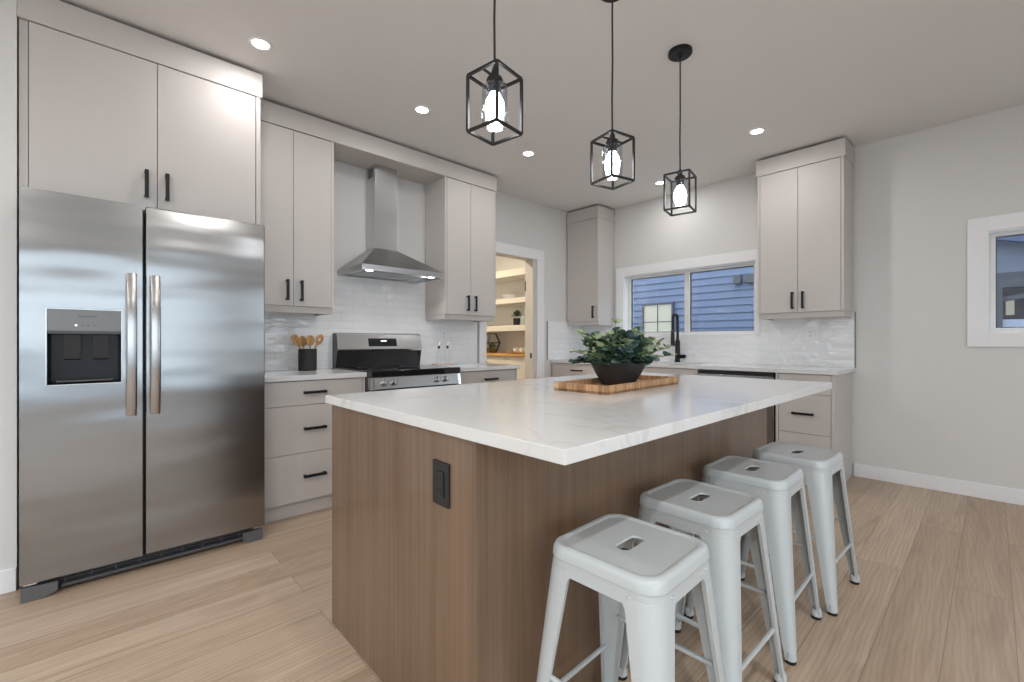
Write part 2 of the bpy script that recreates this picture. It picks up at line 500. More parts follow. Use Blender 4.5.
def pull(parent, side, d, u, z, length, vertical):
    bm = new_bm()
    w = 0.017; s = 0.032
    if vertical:
        wbox(bm, side, u-w/2, u+w/2, d+s-0.011, d+s, z-length/2, z+length/2, 0.0012)
        for zz in (z-length/2+0.010, z+length/2-0.010): wbox(bm, side, u-w/2, u+w/2, d, d+s-0.006, zz-0.006, zz+0.006)
    else:
        wbox(bm, side, u-length/2, u+length/2, d+s-0.011, d+s, z-w/2, z+w/2, 0.0012)
        for uu in (u-length/2+0.010, u+length/2-0.010): wbox(bm, side, uu-0.006, uu+0.006, d, d+s-0.006, z-w/2, z+w/2)
    return obj('handle', bm, M_pull, parent)

def centre(side, u0, u1, d, z=0.0):
    return (XL+d/2, (u0+u1)/2, z) if side == 'L' else ((u0+u1)/2, YB-d/2, z)

def upper(label, side, u0, u1, D, z0, z1, doors, handles, pl=0.02, pr=0.02, crown=None, rail=True, zdoor=None, hz=0.07):
    """doors: edges along the wall; handles: u positions matching the doors"""
    t = thing('upper_cabinet', label, 'cabinet', centre(side, u0, u1, D, z0))
    bm = new_bm()
    wbox(bm, side, u0+(pl-0.003 if pl else 0), u1-(pr-0.003 if pr else 0), 0.012, D-0.024, z0+0.0005, z1-0.0005)
    if pl: wbox(bm, side, u0, u0+pl-0.0015, 0.012, D, z0, z1, 0.001)
    if pr: wbox(bm, side, u1-pr+0.0015, u1, 0.012, D, z0, z1, 0.001)
    obj('carcass', bm, M_cab, t)
    zd = z0 if zdoor is None else zdoor
    for k in range(len(doors)-1):
        bm = new_bm(); wbox(bm, side, doors[k]+0.0015, doors[k+1]-0.0015, D-0.02, D, zd+0.001, z1-0.004, 0.0012)
        dr = obj('door', bm, M_cab, t)
        pull(dr, side, D, handles[k], zd+hz+0.04, 0.143, True)
    if rail:
        bm = new_bm()
        wbox(bm, side, u0+0.004, u1-0.004, D-0.038, D-0.018, z0-0.045, z0)
        if pl: wbox(bm, side, u0+0.004, u0+0.02, 0.012, D-0.038, z0-0.045, z0)
        if pr: wbox(bm, side, u1-0.02, u1-0.004, 0.012, D-0.038, z0-0.045, z0)
        obj('light_rail', bm, M_cab, t)
    if crown:
        c0, c1 = crown
        bm = new_bm()
        wbox(bm, side, c0, c1, D-0.012, D+0.006, z1, 2.725, 0.0015)
        if pl: wbox(bm, side, c0, c0+0.018, 0.006, D-0.011, z1, 2.725)
        if pr: wbox(bm, side, c1-0.018, c1, 0.006, D-0.011, z1, 2.725)
        obj('crown_board', bm, M_cab, t)
    return t

ZU, ZT = 1.368, 2.586
DU = 0.334
upper('greige two-door wall cabinet between the fridge and the range hood', 'L', 0.74, 1.286, DU, ZU, ZT, [0.742, 1.006, 1.268], [0.964, 1.056], 0, 0.02, hz=0.067)
upper('greige two-door wall cabinet between the range hood and the pantry doorway', 'L', 2.265, 2.858, DU, ZU, ZT, [2.287, 2.553, 2.838], [2.512, 2.600], hz=0.067)
upper('narrow one-door greige wall cabinet in the corner left of the sink window', 'B', XL+0.014, -3.152, DU, ZU, ZT, [XL+0.016, -3.172], [-3.215], 0, 0.02, (XL+0.014, -3.142), hz=0.067)
upper('two-door greige wall cabinet to the right of the sink window', 'B', -1.425, -0.796, DU, ZU, ZT, [-1.405, -1.113, -0.816], [-1.150, -1.074], 0.02, 0.02, (-1.437, -0.786), hz=0.06)

# deep cabinet over the fridge with the full-height end panel
t = thing('upper_cabinet', 'wide deep greige cabinet with two doors above the steel fridge', 'cabinet', (-3.3, 0.24, 1.80))
D = 0.634
bm = new_bm(); wbox(bm, 'L', -0.226, 0.705, 0.012, D-0.024, 1.8005, ZT-0.0005); wbox(bm, 'L', -0.2525, -0.224, 0.012, D-0.012, 1.80, ZT, 0.001)
obj('carcass', bm, M_cab, t)
bm = new_bm(); wbox(bm, 'L', 0.7055, 0.7285, 0.012, D, 0.0, ZT, 0.001); obj('end_panel', bm, M_cab, t)
for d0, d1, hu in ((-0.222, 0.241, 0.196), (0.241, 0.703, 0.281)):
    bm = new_bm(); wbox(bm, 'L', d0+0.0015, d1-0.0015, D-0.02, D, 1.801, ZT-0.004, 0.0012)
    dr = obj('door', bm, M_cab, t); pull(dr, 'L', D, hu, 1.936, 0.143, True)
bm = new_bm(); wbox(bm, 'L', -0.2565, 0.738, D-0.012, D+0.006, ZT, 2.725, 0.0015); wbox(bm, 'L', 0.72, 0.738, 0.2, D-0.011, ZT, 2.725)
obj('crown_board', bm, M_cab, t)

# the board that runs over both stove-wall cabinets and the hood
t = thing('crown_board', 'long greige crown board running over both stove-wall cabinets and the hood', 'trim', (XL+0.17, 1.8, ZT))
bm = new_bm(); wbox(bm, 'L', 0.742, 2.868, DU-0.012, DU+0.006, ZT+0.001, 2.725, 0.0015); wbox(bm, 'L', 2.85, 2.868, 0.006, DU-0.011, ZT+0.001, 2.725)
obj('face_board', bm, M_cab, t)
bm = new_bm(); wbox(bm, 'L', 1.287, 2.264, 0.012, DU-0.013, ZT+0.001, ZT+0.02); obj('soffit_panel', bm, M_cab, t)

DB, ZK = 0.62, 0.10
def base_unit(label, side, u0, u1, fronts, pl=0.02, pr=0.02, D=DB, name='base_cabinet', kick=0.04, ztop=0.8725):
    """fronts: list of (kind, u0, u1, z0, z1, handle_u, handle_z, handle_len)"""
    t = thing(name, label, 'cabinet', centre(side, u0, u1, D))
    bm = new_bm()
    wbox(bm, side, u0+(pl-0.003 if pl else 0), u1-(pr-0.003 if pr else 0), 0.012, D-0.024, ZK+0.0005, ztop)
    if pl: wbox(bm, side, u0, u0+pl-0.0015, 0.012, D, ZK, 0.873, 0.001)
    if pr: wbox(bm, side, u1-pr+0.0015, u1, 0.012, D, ZK, 0.873, 0.001)
    obj('carcass', bm, M_cab, t)
    bm = new_bm(); wbox(bm, side, u0, u1, 0.05, D-kick, 0.0, ZK); obj('toe_kick', bm, M_cab, t)
    for (kind, a0, a1, z0, z1, hu, hz, hl) in fronts:
        bm = new_bm(); wbox(bm, side, a0+0.0015, a1-0.0015, D-0.02, D, z0+0.0015, z1-0.0015, 0.0012)
        f = obj(kind, bm, M_cab, t)
        if hu is not None: pull(f, side, D, hu, hz, hl, kind == 'door')
    return t
ZD = [(0.713, 0.868, 0.794), (0.407, 0.713, 0.562), (0.10, 0.407, 0.257)]
base_unit('three-drawer greige base cabinet between the fridge and the range', 'L', 0.733, 1.393,
          [('drawer', 0.735, 1.372, a, b, 1.047, h, 0.143) for a, b, h in ZD], 0, 0.02)
base_unit('greige drawer base cabinet between the range and the pantry doorway', 'L', 2.168, 2.872,
          [('drawer', 2.19, 2.85, a, b, 2.55, h, 0.143) for a, b, h in ZD], 0.02, 0.02)
base_unit('greige drawer base cabinet in the corner under the narrow cabinet', 'B', XL+0.014, -2.85,
          [('drawer', XL+0.02, -2.852, a, b, -3.228, h, 0.16) for a, b, h in ZD], 0, 0)
base_unit('greige sink base cabinet under the window and faucet', 'B', -2.848, -1.836,
          [('false_front', -2.846, -1.856, 0.713, 0.868, None, 0, 0), ('door', -2.846, -2.352, 0.10, 0.713, -2.40, 0.60, 0.143), ('door', -2.352, -1.856, 0.10, 0.713, -2.30, 0.60, 0.143)], 0, 0.02, ztop=0.66)
base_unit('greige drawer base cabinet right of the dishwasher at the run end', 'B', -1.195, -0.80,
          [('drawer', -1.175, -0.822, a, b, -1.003, h, 0.148) for a, b, h in ZD], 0.02, 0.022)

# dishwasher
t = thing('dishwasher', 'stainless dishwasher between the sink base and the end drawers', 'dishwasher', centre('B', -1.83, -1.2, DB))
bm = new_bm(); wbox(bm, 'B', -1.83, -1.2, 0.03, DB-0.03, 0.03, 0.868); obj('tub', bm, M_black, t)
bm = new_bm(); wbox(bm, 'B', -1.826, -1.208, DB-0.03, DB+0.012, 0.11, 0.835, 0.004); dd = obj('door', bm, M_steel, t)
bm = new_bm(); wbox(bm, 'B', -1.826, -1.208, DB-0.03, DB+0.004, 0.838, 0.866, 0.002); obj('control_strip', bm, M_black, t)
bm = new_bm(); wbox(bm, 'B', -1.826, -1.208, DB-0.10, DB-0.06, 0.0, 0.10); obj('toe_kick', bm, M_black, t)

# worktops
ZW0, ZW1 = 0.873, 0.905
def top(name, label, boxes, cut=None):
    bm = new_bm()
    for b in boxes: box(bm, *b, 0.002)
    o = obj(name, bm, M_quartz); return tag(o, label, 'countertop')
XW = XL + 0.64
top('countertop', 'white quartz worktop between the fridge and the range', [(XL+0.010, XW, 0.731, 1.398, ZW0, ZW1)])
top('countertop', 'short white quartz worktop between the range and the pantry doorway', [(XL+0.010, XW, 2.166, 2.893, ZW0, ZW1)])
YW = YB - 0.64
SX0, SX1, SY0, SY1 = -2.66, -1.92, 4.14, 4.50
bm = new_bm()
xs, ys = [XL+0.010, SX0, SX1, -0.778], [YW, SY0, SY1, YB-0.010]
for i in range(3):
    for k in range(3):
        if i == 1 and k == 1: continue
        box(bm, xs[i], xs[i+1], ys[k], ys[k+1], ZW0, ZW1)
bmesh.ops.remove_doubles(bm, verts=bm.verts, dist=1e-5)
o = obj('countertop', bm, M_quartz, None, False); tag(o, 'long white quartz worktop under the sink window', 'countertop')

# undermount sink
t = thing('sink', 'stainless undermount sink below the window', 'sink', (-2.29, 4.32, 0.68))
bm = new_bm()
box(bm, SX0-0.01, SX1+0.01, SY0-0.01, SY1+0.01, 0.672, 0.682)
for b in ((SX0-0.012, SX0, SY0-0.012, SY1+0.012), (SX1, SX1+0.012, SY0-0.012, SY1+0.012), (SX0, SX1, SY0-0.012, SY0), (SX0, SX1, SY1, SY1+0.012)):
    box(bm, *b, 0.672, 0.8725)
obj('basin', bm, M_steel, t)
bm = new_bm(); lathe(bm, [(0.0, 0.0), (0.045, 0.0), (0.045, 0.004), (0.03, 0.002), (0.0, 0.002)], (-2.29, 4.32, 0.682), 20, False, False); obj('drain', bm, M_chrome, t)

# faucet
fx, fy = -2.288, 4.545
t = thing('faucet', 'matte black gooseneck pull-down faucet in front of the window', 'faucet', (fx, fy, ZW1))
bm = new_bm(); lathe(bm, [(0.0, 0), (0.029, 0), (0.029, 0.012), (0.026, 0.016), (0.025, 0.22), (0.017, 0.24), (0.0, 0.24)], (fx, fy, ZW1), 24, False, False)
obj('body', bm, M_pull, t)
bm = new_bm()
sd = Vector((-0.12, -1.0, 0)).normalized()
c0 = Vector((fx, fy, ZW1)); rad = 0.043
pts = [c0+Vector((0,0,0.2)), c0+Vector((0,0,0.30)), c0+Vector((0,0,0.455))]
for k in range(1, 13):
    a = PI*k/12
    pts.append(c0 + sd*(rad-rad*math.cos(a)) + Vector((0,0,0.455+rad*math.sin(a)*1.2)))
pts += [c0+sd*2*rad+Vector((0,0,0.37)), c0+sd*2*rad+Vector((0,0,0.32))]
tube(bm, pts, 0.0145, 14); obj('spout', bm, M_pull, t)
bm = new_bm(); e = c0+sd*2*rad; cyl(bm, e+Vector((0,0,0.33)), e+Vector((0,0,0.17)), 0.0175, 0.022, 18); sh = obj('spray_head', bm, M_pull, t)
bm = new_bm(); cyl(bm, e+Vector((0,0,0.34)), e+Vector((0,0,0.325)), 0.019, 0.019, 18); obj('collar', bm, M_dark, sh)
bm = new_bm(); cyl(bm, c0+Vector((0.018,-0.004,0.062)), c0+Vector((0.085,-0.014,0.062)), 0.021, 0.021, 20)
tube(bm, [c0+Vector((0.075,-0.012,0.062)), c0+Vector((0.105,-0.03,0.066)), c0+Vector((0.118,-0.075,0.075))], [0.009, 0.008, 0.007], 10); obj('lever', bm, M_pull, t)

# ------------------------------------------------------------------ refrigerator
FX = -2.814
t = thing('refrigerator', 'stainless side-by-side refrigerator with ice and water dispenser', 'refrigerator', (-3.2, 0.234, 0))
bm = new_bm(); box(bm, -3.60, FX-0.075, -0.228, 0.696, 0.035, 1.765, 0.004); obj('cabinet', bm, M_dark, t)
DX0 = FX-0.068
dy0, dy1, dz0, dz1 = -0.156, 0.094, 0.925, 1.265     # dispenser opening
def fdoor(y0, y1, hole=None):
    bm = new_bm()
    ys = [y0, y1]; zs = [0.078, 1.779]
    if hole: ys = [y0, hole[0], hole[1], y1]; zs = [0.078, hole[2], hole[3], 1.779]
    if not hole:
        box(bm, DX0, FX, y0, y1, zs[0], zs[1], 0.006, 3)
    else:
        # front sheet around the opening, back slab behind it
        V = [[bm.verts.new((FX, y, z)) for z in zs] for y in ys]
        for i in range(3):
            for k in range(3):
                if i == 1 and k == 1: continue
                bm.faces.new((V[i][k], V[i+1][k], V[i+1][k+1], V[i][k+1]))
        Wb = [[bm.verts.new((DX0, y, z)) for z in (zs[0], zs[-1])] for y in (y0, y1)]
        bm.faces.new((Wb[0][0], Wb[0][1], Wb[1][1], Wb[1][0]))
        bm.faces.new([V[0][k] for k in range(4)] + [Wb[0][1], Wb[0][0]])
        bm.faces.new([V[3][k] for k in range(4)] + [Wb[1][1], Wb[1][0]])
        bm.faces.new([V[i][0] for i in range(4)] + [Wb[1][0], Wb[0][0]])
        bm.faces.new([V[i][3] for i in range(4)] + [Wb[1][1], Wb[0][1]])
    return bm
left = obj('door', fdoor(-0.235, 0.169, (dy0, dy1, dz0, dz1)), M_fridge, t)
right = obj('door', fdoor(0.181, 0.706), M_fridge, t)
# dispenser: control panel, recess, paddles, tray, chrome surround
bm = new_bm()
rw = 0.003
for (a0, a1, b0, b1) in ((dy0-rw, dy0+rw, dz0-rw, dz1+rw), (dy1-rw, dy1+rw, dz0-rw, dz1+rw), (dy0, dy1, dz0-rw, dz0+rw), (dy0, dy1, dz1-rw, dz1+rw)):
    box(bm, FX-0.004, FX+0.003, a0, a1, b0, b1, 0.001)
dsp = obj('dispenser', bm, M_pull_steel, left)
bm = new_bm()
y0, y1, z0, z1, zc = dy0+0.001, dy1-0.001, dz0+0.001, dz1-0.001, 1.166
V = lambda x, y, z: bm.verts.new((x, y, z))
xb = DX0+0.004
q = [[(FX-0.002,y0,z0),(FX-0.002,y0,zc),(xb,y0+0.012,zc),(xb,y0+0.012,z0+0.012)], [(FX-0.002,y1,z0),(FX-0.002,y1,zc),(xb,y1-0.012,zc),(xb,y1-0.012,z0+0.012)],
     [(xb,y0+0.012,z0+0.012),(xb,y1-0.012,z0+0.012),(xb,y1-0.012,zc),(xb,y0+0.012,zc)], [(FX-0.002,y0,z0),(FX-0.002,y1,z0),(xb,y1-0.012,z0+0.012),(xb,y0+0.012,z0+0.012)]]
for f in q: bm.faces.new([V(*p) for p in f])
o = obj('recess', bm, mat('glossy_black_liner', (0.022, 0.023, 0.025), 0.22, 0.0, 0.15), dsp)
bm = new_bm(); box(bm, FX-0.03, FX+0.001, y0, y1, zc, z1, 0.002); cp = obj('control_panel', bm, M_gray, dsp)
bm = new_bm(); box(bm, FX-0.03, FX+0.003, y0, y1, zc-0.012, zc+0.001, 0.001); obj('panel_lip', bm, M_dark, dsp)
for yy in (-0.075, 0.02):
    bm = new_bm(); prism(bm, [(FX-0.060, 1.15), (FX-0.038, 1.15), (FX-0.052, 1.04), (FX-0.062, 1.035)], 'y', yy-0.028, yy+0.028); obj('paddle', bm, M_black, dsp)
bm = new_bm(); box(bm, FX-0.055, FX-0.006, y0+0.03, y1-0.03, z0+0.012, z0+0.018); obj('drip_tray', bm, M_dark, dsp)
for k in range(4):
    bm = new_bm(); cyl(bm, (FX, -0.062+k*0.02, 1.192), (FX+0.0018, -0.062+k*0.02, 1.192), 0.0045 if k == 0 else 0.0028, None, 12); obj('button', bm, M_chrome if k == 0 else M_dark, dsp)
def text(s, size, name, m, parent, mtx):
    cu = bpy.data.curves.new(name, 'FONT'); cu.body = s; cu.size = size; cu.align_x = 'CENTER'; cu.align_y = 'CENTER'; cu.extrude = 0.0004
    to = bpy.data.objects.new(name, cu); COL.objects.link(to)
    bpy.context.view_layer.update()
    me = bpy.data.meshes.new_from_object(to)
    bpy.data.objects.remove(to); bpy.data.curves.remove(cu)
    me.transform(mtx); me.materials.append(m)
    o = bpy.data.objects.new(name, me); COL.objects.link(o); o.parent = parent
    if parent.parent is None: o.location = -Vector(parent.location)
    return o
text('FRIGIDAIRE', 0.0125, 'lettering', M_dark, dsp, Matrix(((0,0,1,FX+0.0012),(1,0,0,-0.024),(0,1,0,1.232),(0,0,0,1))))
# bow handles
for yc, par in ((0.128, left), (0.217, right)):
    bm = new_bm()
    n = 14
    prof = []
    for k in range(n+1):
        s = k/n
        z = 0.765 + s*0.678
        bow = 0.030 + 0.026*(1-(2*s-1)**2)
        prof.append((z, bow))
    outer = [(FX+b, z) for z, b in prof]; inner = [(FX+b-0.014, z) for z, b in prof][::-1]
    A = []
    for yy, tt in ((yc-0.019, 0.004), (yc-0.013, 0), (yc+0.013, 0), (yc+0.019, 0.004)):
        A.append([bm.verts.new((x-(tt if i <= n else -tt*0.3), yy, z)) for i, (x, z) in enumerate(outer+inner)])
    m_ = len(A[0])
    for r0, r1 in zip(A, A[1:]):
        for i in range(m_): bm.faces.new((r0[i], r0[(i+1) % m_], r1[(i+1) % m_], r1[i]))
    bm.faces.new(A[0][::-1]); bm.faces.new(A[-1])
    h = obj('handle', bm, M_pull_steel, par)
    for zz in (0.785, 1.423):
        bm = new_bm(); box(bm, FX-0.001, FX+0.028, yc-0.015, yc+0.015, zz-0.018, zz+0.018, 0.004); obj('handle_mount', bm, M_pull_steel, h)
M_foot = mat('grey_foot_plastic', (0.11, 0.11, 0.112), 0.45)
# toe grille and feet
bm = new_bm(); box(bm, FX-0.07, FX-0.055, -0.225, 0.69, 0.02, 0.078)
obj('base_grille', bm, M_black, t)
bm = new_bm()
box(bm, FX-0.055, FX-0.030, -0.11, 0.60, 0.018, 0.032, 0.002)
for k in range(1, 4):
    z = 0.036 + k*0.010
    box(bm, FX-0.056, FX-0.046, -0.11, 0.60, z, z+0.003)
for k in range(9): box(bm, FX-0.056, FX-0.044, -0.10+k*0.086, -0.095+k*0.086, 0.03, 0.076)
obj('grille_slats', bm, M_dark, t)
for ya, yb_ in ((-0.232, -0.12), (0.695, 0.600)):
    bm = new_bm()
    s = 1 if yb_ > ya else -1
    prism(bm, [(ya, 0.0), (ya, 0.062), (yb_, 0.058), (yb_, 0.018), (ya+s*0.065, 0.0)], 'x', FX-0.07, FX-0.008)
    obj('foot', bm, M_foot, t)
for ya in (-0.205, 0.67):
    bm = new_bm(); box(bm, FX-0.06, FX-0.02, ya-0.02, ya+0.02, 0.064, 0.077); obj('hinge', bm, M_chrome, t)

# ------------------------------------------------------------------ range
RY0, RY1 = 1.402, 2.162
t = thing('range', 'stainless kitchen range with black glass cooktop under the hood', 'range', (-3.28, 1.782, 0))
bm = new_bm(); box(bm, XL+0.03, -2.985, RY0, RY1, 0.03, 0.895); obj('body', bm, M_dark, t)
bm = new_bm(); box(bm, XL+0.10, -2.928, RY0-0.001, RY1+0.001, 0.868, 0.916, 0.006, 3); ck = obj('cooktop', bm, M_bglass, t)
for cx, cy, r in ((-3.12, 1.58, 0.105), (-3.12, 1.98, 0.085), (-3.38, 1.58, 0.075), (-3.38, 1.98, 0.105)):
    bm = new_bm(); lathe(bm, [(r-0.004, 0), (r, 0), (r, 0.0006), (r-0.004, 0.0006)], (cx, cy, 0.916), 40, False, False)
    obj('burner_marking', bm, M_gray, ck)
bm = new_bm(); prism(bm, [(-2.985, 0.782), (-2.926, 0.786), (-2.942, 0.8675), (-2.985, 0.8675)], 'y', RY0, RY1); cp = obj('control_panel', bm, M_steel, t)
for yy in (RY0+0.012, RY1-0.012):
    bm = new_bm(); prism(bm, [(-2.96, 0.779), (-2.920, 0.783), (-2.936, 0.8675), (-2.96, 0.8675)], 'y', yy-0.011, yy+0.011)
    obj('panel_end_trim', bm, M_chrome, cp)
nrm = Vector((0.097, 0, 0.018)).normalized()
for yy in (1.500, 1.578, 1.945, 2.020):
    c0 = Vector((-2.9335, yy, 0.829))
    bm = new_bm(); cyl(bm, c0, c0+nrm*0.008, 0.026, 0.026, 24); cyl(bm, c0+nrm*0.008, c0+nrm*0.032, 0.022, 0.018, 24)
    k = obj('knob', bm, M_steel, cp)
    bm = new_bm(); a = c0+nrm*0.033; box(bm, a.x-0.003, a.x+0.004, yy-0.004, yy+0.004, a.z-0.017, a.z+0.017, 0.001); obj('knob_pointer', bm, M_chrome, k)
bm = new_bm(); box(bm, -2.99, -2.945, RY0+0.004, RY1-0.004, 0.24, 0.775, 0.004); od = obj('oven_door', bm, M_steel, t)
bm = new_bm(); box(bm, -2.95, -2.943, RY0+0.10, RY1-0.10, 0.33, 0.62, 0.002); obj('oven_window', bm, M_bglass, od)
bm = new_bm(); cyl(bm, (-2.895, RY0+0.05, 0.725), (-2.895, RY1-0.05, 0.725), 0.012)
for yy in (RY0+0.08, RY1-0.08): cyl(bm, (-2.95, yy, 0.725), (-2.895, yy, 0.725), 0.009)
obj('oven_handle', bm, M_steel, od)
bm = new_bm(); box(bm, -2.99, -2.950, RY0+0.004, RY1-0.004, 0.06, 0.235, 0.004); obj('drawer', bm, M_steel, t)
# backguard
bm = new_bm(); prism(bm, [(XL+0.025, 0.905), (XL+0.085, 0.905), (XL+0.075, 1.05), (XL+0.025, 1.05)], 'y', RY0+0.008, RY1-0.008); obj('backsplash_panel', bm, M_bglass, t)
bm = new_bm()
bx = [(XL+0.02, 1.045), (XL+0.115, 1.045), (XL+0.122, 1.06), (XL+0.092, 1.180), (XL+0.072, 1.193), (XL+0.02, 1.193)]
prism(bm, bx, 'y', RY0, RY1); bg = obj('backguard', bm, M_steel, t)
bm = new_bm(); prism(bm, [(XL+0.018, 0.905), (XL+0.075, 0.905), (XL+0.105, 1.045), (XL+0.080, 1.188), (XL+0.018, 1.188)], 'y', RY0-0.004, RY0); obj('backguard_end', bm, M_dark, bg)
bm = new_bm(); prism(bm, [(XL+0.018, 0.905), (XL+0.075, 0.905), (XL+0.105, 1.045), (XL+0.080, 1.188), (XL+0.018, 1.188)], 'y', RY1, RY1+0.004)
obj('backguard_end', bm, M_dark, bg)
# display on the sloping face
f0, f1 = Vector((XL+0.1165, 0, 1.083)), Vector((XL+0.1005, 0, 1.148))
nn = Vector((0.12, 0, 0.03)).normalized()
bm = new_bm()
ya, yb_ = 1.66, 1.915
for off in (0,):
    A = [bm.verts.new((f0 + nn*o_ + Vector((0, y, 0)))[:]) for o_ in (0.0, 0.003) for y in (ya, yb_)]
    Bq = [bm.verts.new((f1 + nn*o_ + Vector((0, y, 0)))[:]) for o_ in (0.0, 0.003) for y in (ya, yb_)]
    bm.faces.new((A[0], A[1], Bq[1], Bq[0])); bm.faces.new((A[2], A[3], Bq[3], Bq[2]))
    bm.faces.new((A[0], A[2], Bq[2], Bq[0])); bm.faces.new((A[1], A[3], Bq[3], Bq[1]))
    bm.faces.new((A[0], A[1], A[3], A[2])); bm.faces.new((Bq[0], Bq[1], Bq[3], Bq[2]))
dp = obj('display', bm, M_bglass, bg)
M_digit = mat('display_digits', (0.1, 0.1, 0.1), 0.5, emit=(0.85, 0.95, 1.0), es=2.5)
bm = new_bm()
mid = (f0*0.35 + f1*0.65) + nn*0.0036
for yy in (1.776, 1.788, 1.802, 1.814):     # unreadable clock digits: two upright strokes each
    for s in (-0.0035, 0.0035): box(bm, mid.x-0.0005, mid.x+0.0005, yy+s-0.0008, yy+s+0.0008, mid.z-0.007, mid.z+0.007)
obj('clock_digits', bm, M_digit, dp)

# ------------------------------------------------------------------ range hood
HY0, HY1, HX = 1.441, 2.171, -3.169
CY0, CY1, CX = 1.684, 1.884, -3.459
XH = XL + T + 0.001
t = thing('range_hood', 'stainless pyramid range hood with square chimney over the range', 'range hood', (XH, 1.806, 1.66))
bm = new_bm(); box(bm, XH, CX, CY0, CY1, 1.885, 2.585, 0.001); ch = obj('chimney', bm, M_steel, t)
bm = new_bm(); box(bm, XH+0.04, XH+0.12, CY0-0.0015, CY0+0.002, 2.49, 2.56); vt = obj('vent_slots', bm, M_black, ch)
bm = new_bm()
for k in range(4): box(bm, XH+0.042, XH+0.118, CY0-0.003, CY0-0.001, 2.498+k*0.016, 2.503+k*0.016)
obj('vent_slat', bm, M_steel, vt)
M_hood = steel('hood_stainless', (0.36, 0.36, 0.365), 0.3)
bm = new_bm()
Bq = [bm.verts.new(p) for p in ((XH, HY0, 1.700), (HX, HY0, 1.700), (HX, HY1, 1.700), (XH, HY1, 1.700))]
Tq = [bm.verts.new(p) for p in ((XH, CY0-0.004, 1.892), (CX+0.004, CY0-0.004, 1.892), (CX+0.004, CY1+0.004, 1.892), (XH, CY1+0.004, 1.892))]
for i in range(4): bm.faces.new((Bq[i], Bq[(i+1) % 4], Tq[(i+1) % 4], Tq[i]))
bm.faces.new(Bq[::-1]); bm.faces.new(Tq)
obj('canopy', bm, M_hood, t)
bm = new_bm()
w = 0.012
box(bm, HX-w, HX, HY0, HY1, 1.658, 1.7005, 0.001); box(bm, XH, HX-w, HY0, HY0+w, 1.658, 1.7005); box(bm, XH, HX-w, HY1-w, HY1, 1.658, 1.7005)
box(bm, XH, XH+w, HY0+w, HY1-w, 1.658, 1.7005)
lip = obj('rim', bm, M_steel, t)
bm = new_bm(); box(bm, XH+w, HX-w, HY0+w, HY1-w, 1.672, 1.68); un = obj('underside', bm, M_steel, t)
for a0, a1 in ((1.54, 1.80), (1.81, 2.07)):
    bm = new_bm(); box(bm, XH+0.06, HX-0.12, a0, a1, 1.668, 1.673, 0.001)
    for k in range(6): box(bm, XH+0.07, HX-0.13, a0+0.015+k*0.04, a0+0.03+k*0.04, 1.665, 1.669)
    obj('filter', bm, M_steel, un)
for yy in (1.53, 2.08):
    bm = new_bm(); cyl(bm, (HX-0.065, yy, 1.672), (HX-0.065, yy, 1.662), 0.028, 0.026, 20); obj('hood_lamp', bm, M_lens, un)
    l = bpy.data.lights.new('hood_lamp_light', 'SPOT'); l.energy = 2.0; l.spot_size = R(120); l.spot_blend = 0.8; l.shadow_soft_size = 0.02; l.color = (1, 0.95, 0.88)
    lo = bpy.data.objects.new('hood_lamp_light', l); COL.objects.link(lo); lo.location = (HX-0.065, yy, 1.655)

# ------------------------------------------------------------------ island
IX0, IX1, IY0, IY1 = -1.791, -0.871, 0.690, 2.785
t = thing('kitchen_island', 'walnut-veneer island body in the middle of the room', 'kitchen island', ((IX0+IX1)/2, (IY0+IY1)/2, 0))
bm = new_bm(); box(bm, IX0+0.02, IX1-0.02, IY0+0.02, IY1-0.02, 0.0, ZW0); obj('core', bm, M_walnut, t)
bm = new_bm(); box(bm, IX0, IX1-0.0205, IY0, IY0+0.02, 0.0, ZW0, 0.0008); obj('end_panel', bm, M_walnut, t)
bm = new_bm(); box(bm, IX0, IX1-0.0205, IY1-0.02, IY1, 0.0, ZW0, 0.0008); obj('end_panel', bm, M_walnut, t)
bm = new_bm(); box(bm, IX1-0.02, IX1, IY0, IY1, 0.0, ZW0, 0.0008); obj('back_panel', bm, M_walnut, t)
for k in range(3):
    w = (IY1-IY0-0.04)/3
    for z0, z1, hz in ((0.713, 0.868, 0.79), (0.407, 0.71, 0.56), (0.10, 0.404, 0.257)):
        bm = new_bm(); box(bm, IX0, IX0+0.0195, IY0+0.022+k*w, IY0+0.018+(k+1)*w, z0, z1, 0.001); d = obj('drawer', bm, M_walnut, t)
        bm = new_bm(); yc = IY0+0.02+(k+0.5)*w; box(bm, IX0-0.03, IX0-0.019, yc-0.07, yc+0.07, hz-0.006, hz+0.006)
        for s in (-0.06, 0.06): box(bm, IX0-0.02, IX0, yc+s-0.006, yc+s+0.006, hz-0.006, hz+0.006)
        obj('handle', bm, M_pull, d)
bm = new_bm(); box(bm, -1.814, -0.570, 0.672, 2.82, ZW0, ZW1, 0.003, 2)
tag(obj('countertop', bm, M_quartz), 'large white veined quartz slab on the walnut island', 'countertop')
# black outlet on the island end
t = thing('electrical_outlet', 'black duplex outlet on the near end of the walnut island', 'outlet', (-1.018, IY0, 0.733))
bm = new_bm(); box(bm, -1.056, -0.980, IY0-0.007, IY0, 0.674, 0.792, 0.002); pl = obj('cover_plate', bm, M_black, t)
bm = new_bm(); box(bm, -1.036, -1.000, IY0-0.011, IY0-0.006, 0.698, 0.768, 0.002); rc = obj('receptacle', bm, M_black, t)
for zz in (0.717, 0.750):
    for xx in (-1.024, -1.012):
        bm = new_bm(); box(bm, xx-0.0015, xx+0.0015, IY0-0.0115, IY0-0.0105, zz-0.005, zz+0.005); obj('slot', bm, M_rubber, rc)

